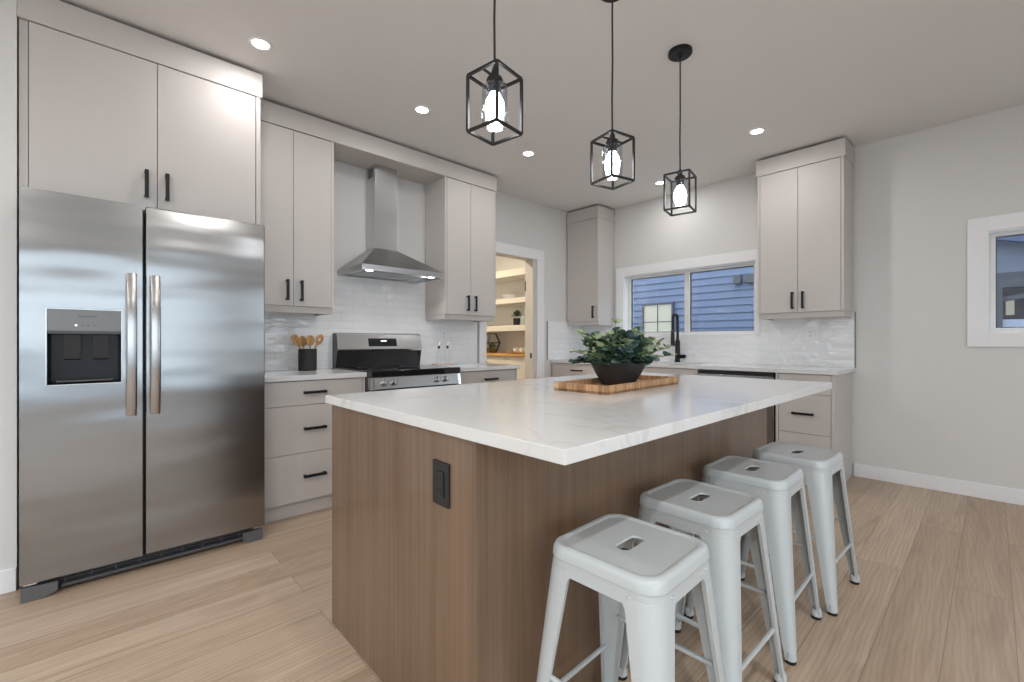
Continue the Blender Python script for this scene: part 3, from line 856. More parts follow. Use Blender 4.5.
def wall_outlet(label, side, u, z):
    t = thing('electrical_outlet', label, 'outlet', (XL+T, u, z) if side == 'L' else (u, YB-T, z))
    bm = new_bm(); wbox(bm, side, u-0.036, u+0.036, T, T+0.006, z-0.058, z+0.058, 0.002); obj('cover_plate', bm, M_trim, t)
    bm = new_bm(); wbox(bm, side, u-0.017, u+0.017, T+0.005, T+0.009, z-0.034, z+0.034, 0.002); r = obj('receptacle', bm, M_trim, t)
    for zz in (-0.017, 0.017):
        for uu in (-0.006, 0.006):
            bm = new_bm(); wbox(bm, side, u+uu-0.0015, u+uu+0.0015, T+0.0088, T+0.0095, z+zz-0.005, z+zz+0.005); obj('slot', bm, M_dark, r)
wall_outlet('white outlet in the tile below the right-hand window-wall cabinet', 'B', -1.097, 1.19)
wall_outlet('white outlet in the tile behind the two glass bottles', 'L', 2.47, 1.18)

# ------------------------------------------------------------------ bar stools
def superrect(h, r, n=6, hy=None):
    """rounded rectangle outline, half sides h and hy, corner radius r"""
    pts = []
    hy = h if hy is None else hy
    for cx, cy, a0 in ((h-r, hy-r, 0), (-(h-r), hy-r, 90), (-(h-r), -(hy-r), 180), (h-r, -(hy-r), 270)):
        for k in range(n+1):
            a = R(a0 + 90*k/n)
            pts.append((cx + r*math.cos(a), cy + r*math.sin(a)))
    return pts

def loft(bm, rings, close=True):
    V = [[bm.verts.new(p) for p in r] for r in rings]
    n = len(V[0])
    for a, b in zip(V, V[1:]):
        for i in range(n if close else n-1):
            j = (i+1) % n
            bm.faces.new((a[i], a[j], b[j], b[i]))
    return V

SZ = 0.610
def make_stool():
    root = thing('bar_stool', '', 'bar stool', (0, 0, 0), 'metal bar stools along the island')
    bm = new_bm()
    N = 8
    def ring(h, r, z): return [(x, y, z) for x, y in superrect(h, r, N)]
    def slot(w, l, z): return [(x, y, z) for x, y in superrect(w, w*0.96, N, l)]
    rings = [slot(0.0185, 0.047, SZ-0.0095), slot(0.0185, 0.047, SZ-0.007), slot(0.021, 0.050, SZ-0.004), ring(0.126, 0.042, SZ-0.004), ring(0.129, 0.043, SZ-0.0035), ring(0.134, 0.045, SZ), ring(0.142, 0.047, SZ),
             ring(0.149, 0.05, SZ-0.004), ring(0.1525, 0.052, SZ-0.012), ring(0.1545, 0.053, SZ-0.028), ring(0.1545, 0.053, SZ-0.031),
             ring(0.1525, 0.052, SZ-0.034), ring(0.155, 0.053, SZ-0.065), ring(0.152, 0.051, SZ-0.065), ring(0.1495, 0.05, SZ-0.034), ring(0.146, 0.05, SZ-0.02), ring(0.13, 0.043, SZ-0.0095), slot(0.0185, 0.047, SZ-0.0095)]
    loft(bm, rings)
    obj('seat', bm, M_stool, root, True, 50)
    top_h, bot_h, zt, zb = 0.1545, 0.197, SZ-0.05, 0.012
    for sx in (-1, 1):
        for sy in (-1, 1):
            bm = new_bm()
            rows = []
            NZ = 40
            for k in range(NZ+1):
                s = k/NZ
                z = zt + (zb-zt)*s
                h = top_h + (bot_h-top_h)*s
                arm = 0.048*(1-s) + 0.031 + (0.022*(1-min(1, s/0.05))**2 if s < 0.05 else 0)
                if s > 0.93: arm *= 0.94
                r = min(0.052*(1-s)+0.020*s, arm*0.7)
                thk = 0.010
                row = []
                row.append((h-thk, h-arm))
                row.append((h, h-arm))
                row.append((h, h-arm*0.5-r*0.5))
                for q in range(7):
                    a = R(90*q/6)
                    rad = r
                    row.append((h-r+rad*math.cos(a), h-r+rad*math.sin(a)))
                row.append((h-arm*0.5-r*0.5, h))
                row.append((h-arm, h))
                row.append((h-arm, h-thk))
                # inner side
                row.append((h-arm*0.6, h-0.004))
                for q in range(6, -1, -2):
                    a = R(90*q/6)
                    rad = r - 0.004
                    row.append((h-r+rad*math.cos(a), h-r+rad*math.sin(a)))
                row.append((h-0.004, h-arm*0.6))
                rows.append([(sx*x, sy*y, z) for x, y in row])
            V = loft(bm, rows)
            bm.faces.new(V[0]); bm.faces.new(V[-1])
            lg = obj('leg', bm, M_stool, root, True, 40)
            bm = new_bm()
            c = bot_h - 0.016
            lathe(bm, [(0.0, 0.0), (0.016, 0.0), (0.018, 0.004), (0.018, 0.013), (0.0, 0.013)], (sx*c, sy*c, 0.0), 18, False, False)
            obj('rubber_foot', bm, M_rubber, lg)
            bm = new_bm()
            lathe(bm, [(0.0, 0.013), (0.0185, 0.013), (0.0195, 0.022), (0.016, 0.040), (0.0, 0.043)], (sx*c, sy*c, 0.0), 18, False, False)
            obj('foot_cap', bm, M_stool, lg)
    for ax, z in (('x', 0.285), ('y', 0.19)):
        for s in (-1, 1):
            h = top_h + (bot_h-top_h)*((zt-z)/(zt-zb)) - 0.010
            bm = new_bm()
            if ax == 'x': box(bm, -h+0.022, h-0.022, s*h-0.006, s*h+0.006, z-0.006, z+0.006, 0.004)
            else: box(bm, s*h-0.006, s*h+0.006, -h+0.022, h-0.022, z-0.006, z+0.006, 0.004)
            obj('crossbar', bm, M_stool, root)
    bm = new_bm(); c_ = [(-0.02, -0.145), (0.02, -0.145), (0.02, -0.02), (0.145, -0.02), (0.145, 0.02), (0.02, 0.02), (0.02, 0.145), (-0.02, 0.145), (-0.02, 0.02), (-0.145, 0.02), (-0.145, -0.02), (-0.02, -0.02)]
    prism(bm, c_, 'z', SZ-0.062, SZ-0.055); prism(bm, superrect(0.052, 0.01, 3), 'z', SZ-0.055, SZ-0.050); obj('slot_shade_brace', bm, M_dark, root)  # dark cross and plate added under the slot to stand in for shade
    for sx in (-1, 1):
        for sy in (-1, 1):
            for (x, y, nx, ny) in ((0.1545, 0.088, 1, 0), (0.088, 0.1545, 0, 1)):
                p = Vector((sx*x, sy*y, SZ-0.048)); d = Vector((sx*nx, sy*ny, 0))
                bm = new_bm(); cyl(bm, p-d*0.002, p+d*0.002, 0.004, 0.003, 8); obj('rivet', bm, M_stool, root)
    return root
spots = [(-0.628, 0.996, 1.5, 'pale grey metal backless bar stool nearest the outlet end of the island'),
         (-0.657, 1.461, -1.0, 'pale grey metal backless bar stool second from the outlet end of the island'),
         (-0.663, 1.950, 1.0, 'pale grey metal backless bar stool third from the outlet end of the island'),
         (-0.622, 2.400, -2.0, 'pale grey metal backless bar stool farthest along the island, beside the window-wall drawers')]
proto = make_stool()
for i, (x, y, a, lab) in enumerate(spots):
    o = proto if i == 0 else copy_tree(proto)
    o.location = (x, y, 0); o.rotation_euler = (0, 0, R(a)); o['label'] = lab

# ------------------------------------------------------------------ pendants
M_bulb = mat('glowing_bulb', (1, 1, 1), 0.4, emit=(1.0, 0.985, 0.97), es=12.0)
def make_pendant():
    root = thing('pendant_light', '', 'pendant light', (0, 0, 0), 'black cage pendants over the island')
    zt, zb, a, w = 2.047, 1.852, 0.0668, 0.0046
    bm = new_bm(); lathe(bm, [(0.0, ZC), (0.064, ZC), (0.064, ZC-0.018), (0.058, ZC-0.024), (0.012, ZC-0.026), (0.008, ZC-0.040), (0.0, ZC-0.040)], (0,0,0), 32, False, False)
    obj('ceiling_canopy', bm, M_pull, root)
    bm = new_bm()
    tube(bm, [(0,0,ZC-0.035), (0.001,0.0005,2.6), (-0.0015,0,2.4), (0.0012,-0.001,2.25), (0,0,2.075)], 0.0042, 8); obj('cord', bm, M_black, root)
    bm = new_bm()
    for sx in (-1, 1):
        for sy in (-1, 1): box(bm, sx*a-w, sx*a+w, sy*a-w, sy*a+w, zb, zt, 0.0008)
    for z in (zt, zb):
        for s in (-1, 1):
            box(bm, -a, a, s*a-w, s*a+w, z-w, z+w, 0.0008); box(bm, s*a-w, s*a+w, -a, a, z-w, z+w, 0.0008)
    box(bm, -a, a, -w*0.8, w*0.8, zt-0.003, zt+0.003)
    obj('cage', bm, M_pull, root)
    bm = new_bm(); lathe(bm, [(0.0, 2.085), (0.006, 2.085), (0.012, 2.066), (0.014, 2.05), (0.0, 2.05)], (0,0,0), 20, False, False); obj('cord_grip', bm, M_pull, root)
    bm = new_bm(); lathe(bm, [(0.0, 2.044), (0.026, 2.044), (0.030, 2.034), (0.026, 2.026), (0.0215, 2.022), (0.0205, 1.99), (0.0, 1.99)], (0,0,0), 24, False, False); obj('socket', bm, M_pull, root)
    bm = new_bm(); lathe(bm, [(0.014, 2.0), (0.018, 1.985), (0.031, 1.962), (0.0345, 1.94), (0.032, 1.915), (0.023, 1.893), (0.010, 1.882), (0.0, 1.879)], (0,0,0), 24, True, False); obj('bulb', bm, M_bulb, root)
    bm = new_bm(); lathe(bm, [(0.024, 2.028), (0.034, 2.02), (0.0445, 2.008), (0.0455, 1.89), (0.044, 1.874), (0.043, 1.874), (0.0445, 1.89), (0.0435, 2.006), (0.033, 2.018), (0.024, 2.026)], (0,0,0), 32, False, False)
    obj('glass_shade', bm, M_clear, root)
    return root
def cage_angle(x, y, th):
    """yaw so that one corner points at the viewer's side, turned by th towards the viewer's right"""
    f = Vector((-math.sin(R(47.02)), math.cos(R(47.02)), 0)); r = Vector((f.y, -f.x, 0))
    d = -f*math.cos(th) + r*math.sin(th)
    return math.atan2(d.y, d.x) - R(45)
pp = make_pendant()
for i, (y, th, lab) in enumerate(((1.028, 6.5, 'black cage pendant light nearest the fridge, corner facing out'),
                                  (1.742, -14, 'black cage pendant light hanging in the middle of the row of three'),
                                  (2.398, 9, 'black cage pendant light farthest from the fridge, its round ceiling canopy in view'))):
    o = pp if i == 0 else copy_tree(pp)
    o.location = (-1.192, y, 0); o.rotation_euler = (0, 0, cage_angle(-1.19, y, R(th))); o['label'] = lab

# ------------------------------------------------------------------ recessed lights
def make_down():
    root = thing('downlight', '', 'ceiling light', (0, 0, 0), 'recessed round ceiling lights')
    bm = new_bm(); lathe(bm, [(0.041, -0.0035), (0.044, -0.006), (0.058, -0.005), (0.061, 0.0)], (0,0,0), 36, False, False); obj('trim_ring', bm, M_trim, root)
    bm = new_bm(); lathe(bm, [(0.0, -0.003), (0.042, -0.003), (0.042, -0.001), (0.0, -0.001)], (0,0,0), 36, False, False); obj('lens', bm, M_lens, root)
    return root
dl = [(-2.721, 0.661, 'recessed ceiling light in front of the fridge cabinet'), (-2.721, 1.675, 'recessed ceiling light in front of the range hood'),
      (-2.728, 2.734, 'recessed ceiling light in front of the cabinet beside the pantry doorway'), (-1.237, 3.735, 'recessed ceiling light in front of the cabinet right of the window'),
      (-2.31, 4.22, 'recessed ceiling light above the sink, partly behind a pendant'),
      (0.45, 0.9, 'added unseen ceiling light over the open floor beside the stools'),  # from here on: unseen lights added to brighten the room
      (-1.3, -1.1, 'added unseen ceiling light behind the viewpoint, nearest the fridge'), (-1.3, -2.6, 'added unseen ceiling light behind the viewpoint, nearest the rear window'),
      (0.45, -1.1, 'added unseen ceiling light behind the viewpoint, in the middle of the room'), (0.45, -2.6, 'added unseen ceiling light behind the viewpoint, near the rear wall'),
      (2.1, -1.1, 'added unseen ceiling light in front of the wide side windows'), (2.1, -2.6, 'added unseen ceiling light in the rear corner of the room'),
      (2.1, 0.9, 'added unseen ceiling light between the two side windows')]
pd = make_down()
for i, (x, y, lab) in enumerate(dl):
    o = pd if i == 0 else copy_tree(pd)
    o.location = (x, y, ZC); o['label'] = lab
    l = bpy.data.lights.new('downlight_lamp', 'AREA'); l.shape = 'DISK'; l.size = 0.08; l.energy = DOWN*(0.85 if i == 4 else 1.35 if i == 3 else 1.0) if i < 5 else DOWN_ROOM; l.color = (1.0, 0.985, 0.975); l.spread = R(180)
    lo = bpy.data.objects.new('downlight_lamp', l); COL.objects.link(lo); lo.location = (x, y, ZC-0.007)

# ------------------------------------------------------------------ tray, bowl and plant on the island
t = thing('serving_tray', 'striped reddish wooden tray under the plant bowl', 'tray', (0, 0, 0))
bm = new_bm(); box(bm, -0.135, 0.135, -0.335, 0.335, 0.0, 0.012, 0.001); obj('tray_base', bm, M_traywood, t)
bm = new_bm()
box(bm, -0.135, 0.135, -0.335, -0.317, 0.0005, 0.036, 0.001); box(bm, -0.135, 0.135, 0.317, 0.335, 0.0005, 0.036, 0.001)
box(bm, -0.135, -0.117, -0.317, 0.317, 0.0005, 0.036, 0.001); box(bm, 0.117, 0.135, -0.317, 0.317, 0.0005, 0.036, 0.001)
obj('tray_rim', bm, M_traywood, t)
t.location = (-1.196, 1.815, ZW1); t.rotation_euler = (0, 0, R(3.5))

M_leafd = mat('dark_leaf', (0.035, 0.075, 0.052), 0.5); g = G(M_leafd)
g.col(g.ramp(g.noise(g.coords(), 30, 2), [(0.35, (0.026, 0.060, 0.045)), (0.65, (0.095, 0.165, 0.10))]))
M_leafp = mat('pale_leaf', (0.32, 0.42, 0.22), 0.5); g = G(M_leafp)
g.col(g.ramp(g.noise(g.coords(), 26, 2), [(0.35, (0.27, 0.38, 0.20)), (0.65, (0.55, 0.62, 0.40))]))
M_bluel = mat('blue_green_leaf', (0.075, 0.13, 0.14), 0.5)
M_stem = mat('stem', (0.10, 0.12, 0.05), 0.6)
M_bowl = mat('charcoal_ceramic', (0.022, 0.02, 0.019), 0.55)
M_soil = mat('soil', (0.02, 0.014, 0.01), 0.9)
def leaf(bm, p, d, up, L, W):
    d = d.normalized(); s = d.cross(up)
    if s.length < 1e-3: s = d.cross(Vector((1, 0, 0)))
    s.normalize(); n = s.cross(d).normalized()
    outl = [(0.0, 0.10), (0.18, 0.68), (0.45, 1.0), (0.72, 0.86), (0.93, 0.42), (1.0, 0.0)]
    mid = [bm.verts.new(p + d*L*a - n*L*0.10*math.sin(PI*a)*-1) for a, _ in outl]
    for sg in (-1, 1):
        side = [bm.verts.new(p + d*L*a + s*sg*W*b*0.5 + n*W*0.16*b) for a, b in outl[:-1]] + [mid[-1]]
        for i in range(len(outl)-1):
            vs = [mid[i], mid[i+1], side[i+1], side[i]]
            vs = [v_ for k, v_ in enumerate(vs) if v_ not in vs[:k]]
            if len(vs) >= 3: bm.faces.new(vs if sg > 0 else vs[::-1])
t = thing('potted_plant', 'leafy eucalyptus arrangement in a dark charcoal bowl on the wooden tray', 'plant', (-1.205, 1.808, ZW1+0.0125))
px_, py_, pz_ = t.location
bm = new_bm(); lathe(bm, [(0.0, 0.0), (0.070, 0.0), (0.076, 0.003), (0.104, 0.05), (0.128, 0.098), (0.129, 0.104), (0.123, 0.104), (0.119, 0.09), (0.0, 0.088)], (px_, py_, pz_), 48, False, False)
obj('bowl', bm, M_bowl, t)
bm = new_bm(); lathe(bm, [(0.0, 0.094), (0.119, 0.094)], (px_, py_, pz_), 32, False, False); obj('soil', bm, M_soil, t)
rnd = random.Random(11)
bms = {'dark': new_bm(), 'pale': new_bm(), 'blue': new_bm()}
bst = new_bm()
ctr = Vector((px_, py_, pz_+0.09))
rv = Vector((math.cos(R(47.02)), math.sin(R(47.02)), 0)); fv = Vector((-rv.y, rv.x, 0))
# sprigs: (azimuth in the viewer's right/away frame, lift, length, tone)
sprigs = []
for k in range(112):
    az = 2*PI*k/112*5.0 + rnd.uniform(-0.3, 0.3)
    el = rnd.uniform(0.25, 1.45)
    ln = rnd.uniform(0.085, 0.14) * (1.0 if el < 0.7 else 1.12)
    sx_ = math.cos(az)
    tone = rnd.choices(['dark', 'pale', 'blue'], [0.58, 0.18, 0.24])[0]
    if el > 0.6 and sx_ < -0.15: tone = rnd.choices(['dark', 'pale'], [0.35, 0.65])[0]
    if el > 0.3 and sx_ > 0.75: tone = rnd.choices(['dark', 'pale'], [0.45, 0.55])[0]
    sprigs.append((az, el, ln, tone))
sprigs += [(PI*0.98, 0.75, 0.20, 'pale'), (PI*1.05, 0.55, 0.19, 'pale'), (0.05, 0.62, 0.19, 'pale'), (-0.3, 0.45, 0.18, 'pale'), (PI*0.45, 1.35, 0.20, 'pale'), (PI*0.25, 1.05, 0.19, 'dark'), (PI*0.8, 0.95, 0.18, 'dark')]
for az, el, ln, tone in sprigs:
    d0 = (rv*math.cos(az) + fv*math.sin(az))
    p = ctr + d0*rnd.uniform(0.02, 0.075)
    d = (d0*math.cos(el) + Vector((0, 0, math.sin(el)))).normalized()
    pts = [p.copy()]
    steps = 7
    for s in range(steps):
        d = (d + Vector((rnd.uniform(-.1,.1), rnd.uniform(-.1,.1), -0.045 if el < 0.7 else -0.01))).normalized()
        p = p + d*ln/steps
        pts.append(p.copy())
        if s >= 1:
            sd_ = d.cross(Vector((0,0,1))).normalized()
            for sg in (-1, 1):
                ld = (sd_*sg + d*rnd.uniform(0.1, 0.7) + Vector((0,0,rnd.uniform(-0.25,0.5)))).normalized()
                L = rnd.uniform(0.032, 0.048)
                tn = tone if rnd.random() < 0.8 else rnd.choice(['dark', 'blue'])
                leaf(bms[tn], p, ld, Vector((rnd.uniform(-.6,.6), rnd.uniform(-.6,.6), 1)), L, L*0.92)
    leaf(bms[tone], p, d, Vector((rnd.uniform(-.6,.6), rnd.uniform(-.6,.6), 1)), 0.03, 0.026)
    tube(bst, pts, 0.0013, 5)
obj('stems', bst, M_stem, t)
for k, nm, m in (('dark', 'dark_foliage', M_leafd), ('pale', 'pale_foliage', M_leafp), ('blue', 'blue_green_foliage', M_bluel)):
    obj(nm, bms[k], m, t, True, 60)

# ------------------------------------------------------------------ utensil crock and spoons
cx, cy = -3.49, 1.163
t = thing('utensil_crock', 'plain matte black utensil crock on the worktop left of the range', 'crock', (cx, cy, ZW1))
bm = new_bm(); lathe(bm, [(0.0, 0.0), (0.060, 0.0), (0.064, 0.004), (0.064, 0.160), (0.060, 0.162), (0.058, 0.158), (0.058, 0.008), (0.0, 0.008)], (cx, cy, ZW1), 40, False, False)
obj('pot', bm, mat('matte_black_stoneware', (0.018, 0.018, 0.019), 0.6), t)
def utensil(kind, name, label, foot, tip, roll):
    """modelled along +z, then laid between two points"""
    t = thing(name, label, 'utensil', (0, 0, 0), 'wooden utensils in the black crock')
    L = (Vector(tip)-Vector(foot)).length
    bm = new_bm(); tube(bm, [(0,0,0), (0,0,L*0.5), (0,0,L-0.07)], [0.0055, 0.005, 0.0055], 10); obj('shaft', bm, M_wood, t)
    bm = new_bm()
    hw, hl = {'spatula': (0.026, 0.085), 'spoon': (0.029, 0.08), 'slotted': (0.027, 0.085)}[kind]
    n = 20
    rings = []
    for zz in (-0.0028, 0.0028):
        r = []
        for k in range(n):
            a = 2*PI*k/n
            x = hw*math.sin(a); z = -math.cos(a)*hl/2
            if kind == 'spatula': x = hw*max(-1, min(1, 1.45*math.sin(a)))*(0.72+0.28*(z/hl+0.5))
            dish = 0.009*(1-(x/hw)**2)*(1-(2*z/hl)**2) if kind != 'spatula' else 0
            r.append(Vector((x, zz-dish*0.3, L-hl/2-0.002+z)))
        rings.append(r)
    c0 = [sum(r, Vector())/n + Vector((0, -0.008 if kind != 'spatula' else 0, 0)) for r in rings]
    if kind == 'slotted':
        inn = [[c0[i] + (p-c0[i])*Vector((0.32,)*3).x for p in rings[i]] for i in (0, 1)]
        V = [[bm.verts.new(p) for p in r] for r in (rings[0], rings[1], inn[1], inn[0])]
        for a_, b_ in zip(V, V[1:]+V[:1]):
            for k in range(n): bm.faces.new((a_[k], a_[(k+1) % n], b_[(k+1) % n], b_[k]))
    else:
        V = [[bm.verts.new(p) for p in r] for r in rings]
        for k in range(n): bm.faces.new((V[0][k], V[0][(k+1) % n], V[1][(k+1) % n], V[1][k]))
        for i in (0, 1):
            cv = bm.verts.new(c0[i])
            for k in range(n): bm.faces.new((V[i][k], V[i][(k+1) % n], cv))
    obj('blade' if kind == 'spatula' else 'bowl', bm, M_wood, t)
    dz = (Vector(tip)-Vector(foot)).normalized()
    q = Vector((0,0,1)).rotation_difference(dz)
    t.rotation_mode = 'QUATERNION'
    from mathutils import Quaternion
    t.rotation_quaternion = q @ Quaternion((0,0,1), roll)
    t.location = foot
z0 = ZW1+0.014
rl = R(47+43)     # broad side towards the room
utensil('spatula', 'wooden_spatula', 'flat wooden spatula leaning left out of the black crock', (cx-0.011, cy+0.030, z0), (cx-0.013, cy-0.098, z0+0.252), rl)
utensil('spoon', 'wooden_spoon', 'rounder wooden spoon standing in the middle of the black crock', (cx+0.038, cy+0.002, z0), (cx+0.040, cy+0.008, z0+0.252), rl)
utensil('spoon', 'wooden_spoon', 'wooden spoon standing behind the rounder spoon in the crock', (cx-0.044, cy+0.004, z0), (cx-0.046, cy-0.024, z0+0.246), rl)
utensil('slotted', 'slotted_spoon', 'wooden spoon with a hole leaning right out of the black crock', (cx+0.016, cy-0.030, z0), (cx+0.018, cy+0.100, z0+0.258), rl)

# glass bottles right of the range
t = thing('bottle_tray', 'thin pale stone tray under the two glass bottles', 'tray', (-3.50, 2.385, ZW1))
bm = new_bm(); box(bm, -3.545, -3.455, 2.285, 2.485, ZW1+0.0005, ZW1+0.012, 0.003); obj('slab', bm, mat('pale_pink_stone', (0.62, 0.50, 0.44), 0.4), t)
def bottle(label, x, y):
    t = thing('glass_bottle', label, 'bottle', (x, y, ZW1+0.0125), 'glass oil bottles by the range')
    z = ZW1+0.0125
    bm = new_bm(); lathe(bm, [(0.0, 0.0), (0.027, 0.0), (0.030, 0.005), (0.030, 0.085), (0.026, 0.105), (0.012, 0.125), (0.011, 0.150), (0.012, 0.152)], (x, y, z), 24, False, False); obj('glass', bm, M_pane, t)
    bm = new_bm(); lathe(bm, [(0.0, 0.140), (0.0095, 0.140), (0.0125, 0.152), (0.0125, 0.160), (0.006, 0.168), (0.0, 0.168)], (x, y, z), 16, False, False); st = obj('stopper', bm, M_dark, t)
    bm = new_bm(); tube(bm, [(x, y, z+0.165), (x, y+0.003, z+0.185), (x+0.004, y+0.012, z+0.205)], [0.004, 0.0035, 0.003], 8); obj('pour_spout', bm, M_chrome, st)
bottle('glass oil bottle nearer the range on the stone tray', -3.50, 2.335)
bottle('glass oil bottle farther from the range on the stone tray', -3.50, 2.43)

# ------------------------------------------------------------------ pantry
M_shelf = mat('cream_shelf_paint', (0.74, 0.70, 0.62), 0.45)
YS = 3.95
for z0, z1, lab in ((1.262, 1.338, 'thick white pantry shelf just above the wooden pantry counter'), (1.622, 1.685, 'thick white pantry shelf holding the white bowl'), (1.974, 2.062, 'thick white pantry shelf at the top of the doorway')):
    bm = new_bm(); box(bm, -5.695, -3.90, YS, 4.248, z0, z1, 0.003); tag(obj('floating_shelf', bm, M_shelf), lab, 'shelf', 'pantry shelves')
bm = new_bm(); box(bm, -5.695, -3.90, YS-0.03, 4.248, 0.935, 0.972, 0.003); tag(obj('pantry_counter', bm, M_board), 'golden butcher block counter inside the pantry', 'countertop')
t = thing('pantry_cabinet', 'cream base cabinet under the wooden pantry counter', 'cabinet', (-4.8, 4.1, 0))
bm = new_bm(); box(bm, -5.69, -3.905, YS+0.02, 4.245, 0.0, 0.934); obj('carcass', bm, M_shelf, t)
for k in range(4):
    x0 = -5.68+k*0.44
    bm = new_bm(); box(bm, x0+0.002, x0+0.438, YS, YS+0.0195, 0.1, 0.93, 0.001); d = obj('door', bm, M_shelf, t)
    bm = new_bm(); hx = x0+(0.40 if k % 2 else 0.05); box(bm, hx-0.006, hx+0.006, YS-0.03, YS-0.019, 0.72, 0.86)
    for zz in (0.73, 0.85): box(bm, hx-0.006, hx+0.006, YS-0.02, YS, zz-0.006, zz+0.006)
    obj('handle', bm, M_pull, d)
# geometric terrarium
tx, ty, tz = -4.77, 4.06, 0.9725
t = thing('terrarium', 'black-framed geometric terrarium with a plant on the pantry counter', 'terrarium', (tx, ty, tz))
lo_, md, up_ = [], [], []
for k in range(5):
    a = 2*PI*k/5 + 0.3
    lo_.append(Vector((tx+0.075*math.cos(a), ty+0.075*math.sin(a), tz+0.006)))
    md.append(Vector((tx+0.135*math.cos(a), ty+0.135*math.sin(a), tz+0.14)))
    up_.append(Vector((tx+0.065*math.cos(a), ty+0.065*math.sin(a), tz+0.265)))
bm = new_bm()
for k in range(5):
    j = (k+1) % 5
    for p, q in ((lo_[k], lo_[j]), (md[k], md[j]), (up_[k], up_[j]), (lo_[k], md[k]), (md[k], up_[k])): tube(bm, [p, q], 0.006, 6)
obj('frame', bm, M_pull, t)
bm = new_bm()
for k in range(5):
    j = (k+1) % 5
    for q in ((lo_[k], lo_[j], md[j], md[k]), (md[k], md[j], up_[j], up_[k])): bm.faces.new([bm.verts.new(p) for p in q])
obj('glass', bm, M_clear, t, False)
bm = new_bm(); lathe(bm, [(0.0, 0.0075), (0.066, 0.0075), (0.088, 0.06), (0.0, 0.065)], (tx, ty, tz), 16, False, False); obj('moss_bed', bm, mat('moss', (0.20, 0.15, 0.05), 0.9), t)
bm = new_bm()
for k in range(60):
    a = rnd.uniform(0, 2*PI); e = rnd.uniform(0.1, 1.3)
    d = Vector((math.cos(a)*math.cos(e), math.sin(a)*math.cos(e), math.sin(e)))
    leaf(bm, Vector((tx, ty, tz+0.062))+d*rnd.uniform(0.0, 0.05), d, Vector((0.2, 0.1, 1)), 0.042, 0.02)
obj('foliage', bm, M_leafd, t)
# shelf plant, jar, bowl
t = thing('potted_plant', 'small bushy green plant in a black pot on the pantry shelf', 'plant', (-4.235, 4.03, 1.3385))
bx_, by_, bz_ = t.location
bm = new_bm(); lathe(bm, [(0.0, 0.0), (0.042, 0.0), (0.048, 0.09), (0.045, 0.09), (0.043, 0.08), (0.0, 0.078)], (bx_, by_, bz_), 24, False, False); obj('pot', bm, M_black, t)
bm = new_bm()
for k in range(150):
    a = rnd.uniform(0, 2*PI); e = rnd.uniform(-0.1, 1.5)
    d = Vector((math.cos(a)*math.cos(e), math.sin(a)*math.cos(e), math.sin(e)))
    leaf(bm, Vector((bx_, by_, bz_+0.115))+d*rnd.uniform(0.015, 0.06), d, Vector((0.2, 0.1, 1)), 0.032, 0.026)
obj('foliage', bm, M_leafd, t)
t = thing('jar', 'pale green lidded jar beside the small plant on the pantry shelf', 'jar', (-4.085, 4.02, 1.3385))
bm = new_bm(); lathe(bm, [(0.0, 0.0), (0.042, 0.0), (0.046, 0.006), (0.046, 0.085), (0.038, 0.097), (0.0, 0.097)], (-4.085, 4.02, 1.3385), 24, False, False); obj('body', bm, mat('pale_green_glaze', (0.42, 0.50, 0.46), 0.3), t)
bm = new_bm(); lathe(bm, [(0.0, 0.097), (0.041, 0.097), (0.041, 0.108), (0.012, 0.112), (0.010, 0.122), (0.0, 0.124)], (-4.085, 4.02, 1.3385), 24, False, False); obj('lid', bm, mat('pale_glaze_lid', (0.55, 0.58, 0.53), 0.3), t)
bm = new_bm(); lathe(bm, [(0.0, 0.0), (0.035, 0.0), (0.04, 0.008), (0.085, 0.05), (0.092, 0.07), (0.088, 0.07), (0.08, 0.052), (0.035, 0.012), (0.0, 0.012)], (-4.42, 4.05, 1.6855), 32, False, False)
tag(obj('serving_bowl', bm, M_trim), 'white serving bowl on the middle pantry shelf', 'bowl')
# wooden board with cups
t = thing('wooden_tray', 'low wooden tray holding white cups on the pantry counter', 'tray', (-4.15, 4.03, 0.9725))
bm = new_bm(); box(bm, -4.34, -3.96, 3.94, 4.12, 0.9726, 0.984, 0.002); obj('tray_base', bm, M_wood, t)
bm = new_bm()
for b in ((-4.34, -3.96, 3.94, 3.95), (-4.34, -3.96, 4.11, 4.12), (-4.34, -4.33, 3.95, 4.11), (-3.97, -3.96, 3.95, 4.11)): box(bm, *b, 0.973, 0.998, 0.001)
obj('tray_rim', bm, M_wood, t)
def cup(label, x, y):
    t = thing('cup', label, 'cup', (x, y, 0.9845), 'white cups on the pantry tray')
    z = 0.9845
    bm = new_bm(); lathe(bm, [(0.0, 0.0), (0.025, 0.0), (0.033, 0.015), (0.038, 0.06), (0.036, 0.06), (0.031, 0.016), (0.0, 0.006)], (x, y, z), 24, False, False); obj('body', bm, M_trim, t)
    bm = new_bm(); tube(bm, [(x-0.034, y, z+0.048), (x-0.052, y, z+0.045), (x-0.054, y, z+0.028), (x-0.034, y, z+0.02)], 0.004, 8); obj('handle', bm, M_trim, t)
cup('white cup on the pantry tray nearest the terrarium', -4.24, 4.03)
cup('white cup in the middle of the pantry tray', -4.14, 4.04)
cup('white cup on the pantry tray nearest the doorway jamb', -4.04, 4.03)
# warm light of the pantry
o = copy_tree(pd); o.location = (-4.5, 3.0, ZC); o['label'] = 'recessed ceiling light inside the pantry'
l = bpy.data.lights.new('downlight_lamp', 'AREA'); l.shape = 'DISK'; l.size = 0.08; l.energy = 14; l.color = (1.0, 0.86, 0.66); l.spread = R(160)
lo = bpy.data.objects.new('downlight_lamp', l); COL.objects.link(lo); lo.location = (-4.5, 3.0, ZC-0.006)

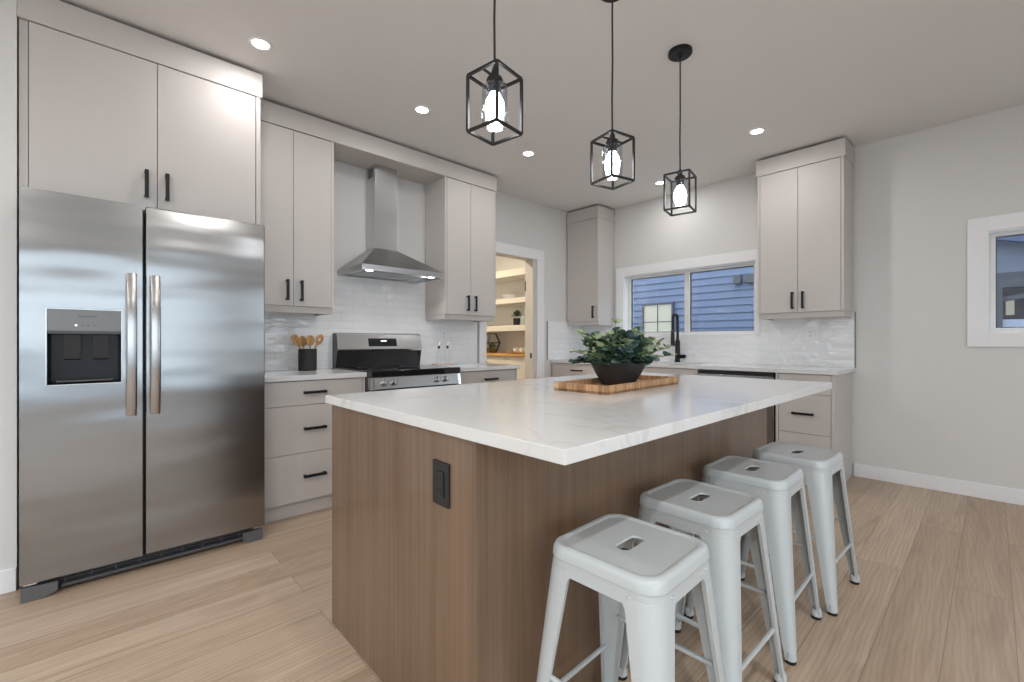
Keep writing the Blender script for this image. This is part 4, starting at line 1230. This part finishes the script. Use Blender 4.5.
# ------------------------------------------------------------------ outside
bm = new_bm(); box(bm, -30, 30, -30, 30, -0.5, -0.4); o = struct('ground', bm, mat('pale_ground', (0.42, 0.44, 0.46), 0.9))
# neighbour's house seen through the sink window
NY = 7.4
t = thing('house', 'neighbouring house with blue-grey lap siding outside the sink window', 'house', (-6, NY, -0.4))
bm = new_bm()
ex = 0.117
pts = []
z = -0.4
while z < 6.0:
    pts.append((NY-0.022, z)); pts.append((NY-0.004, z+ex)); z += ex
prism(bm, pts + [(NY+0.2, z), (NY+0.2, -0.4)], 'x', -12.0, -1.7)
obj('siding', bm, M_siding, t, False)
wx0, wx1, wz0, wz1 = -4.35, -3.81, 1.18, 1.785
bm = new_bm()
for b in ((wx0-0.035, wx0, wz0-0.035, wz1+0.035), (wx1, wx1+0.035, wz0-0.035, wz1+0.035), (wx0, wx1, wz1, wz1+0.035), (wx0, wx1, wz0-0.035, wz0)): box(bm, b[0], b[1], NY-0.06, NY-0.02, b[2], b[3])
box(bm, (wx0+wx1)/2-0.006, (wx0+wx1)/2+0.006, NY-0.045, NY-0.03, wz0, wz1); box(bm, wx0, wx1, NY-0.045, NY-0.03, (wz0+wz1)/2-0.006, (wz0+wz1)/2+0.006)
wf = obj('window', bm, mat('dark_window_frame', (0.05, 0.06, 0.08), 0.5), t)
M_lit = mat('lit_pane_and_glint', (0.30, 0.28, 0.22), 0.6, emit=(0.95, 0.90, 0.76), es=0.12)
bm = new_bm(); box(bm, wx0, wx1, NY-0.035, NY-0.028, wz0, wz1); obj('lit_window_pane', bm, M_lit, wf)
for k, xx in enumerate((-2.71, -2.52)):
    bm = new_bm(); box(bm, xx-0.055, xx+0.055, NY-0.10, NY-0.02, 2.03, 2.16, 0.004); obj('vent_hood', bm, M_dark, t)
# covered porch seen through the small right-hand window
t = thing('porch', 'blue-grey gabled porch outside the small right-hand window', 'porch', (0.5, 7.4, -0.4))
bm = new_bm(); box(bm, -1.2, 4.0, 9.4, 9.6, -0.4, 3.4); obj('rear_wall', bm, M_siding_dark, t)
bm = new_bm(); prism(bm, [(-1.2, 2.545), (2.6, 1.48), (2.6, 1.60), (-1.2, 2.665)], 'y', 6.95, 7.07); obj('rake_board', bm, mat('blue_rake_board', (0.05, 0.07, 0.14), 0.5), t)
bm = new_bm(); prism(bm, [(-1.2, 2.665), (2.6, 1.60), (2.6, 1.68), (-1.2, 2.745)], 'y', 6.9, 9.5); obj('roof', bm, M_siding, t)
bm = new_bm(); prism(bm, [(-1.2, 1.86), (1.2, 1.86), (-1.2, 2.53)], 'y', 7.10, 7.15); obj('gable_infill', bm, M_soffit, t)
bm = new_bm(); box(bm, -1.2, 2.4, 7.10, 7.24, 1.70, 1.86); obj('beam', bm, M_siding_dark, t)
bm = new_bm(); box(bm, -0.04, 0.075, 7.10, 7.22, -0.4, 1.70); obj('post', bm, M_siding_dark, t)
bm = new_bm(); prism(bm, [(0.07, 1.60), (0.55, 1.70), (0.70, 1.70), (0.07, 1.55)], 'y', 7.12, 7.20); obj('brace', bm, M_siding_dark, t)
bm = new_bm(); box(bm, 0.075, 2.4, 7.13, 7.17, 0.5, 1.36); obj('railing', bm, mat('pale_railing', (0.27, 0.31, 0.40), 0.6), t)
bm = new_bm(); box(bm, 0.13, 0.21, 9.36, 9.40, 1.50, 1.70); obj('window_glint', bm, M_lit, t)  # bright glint drawn as a small glowing box
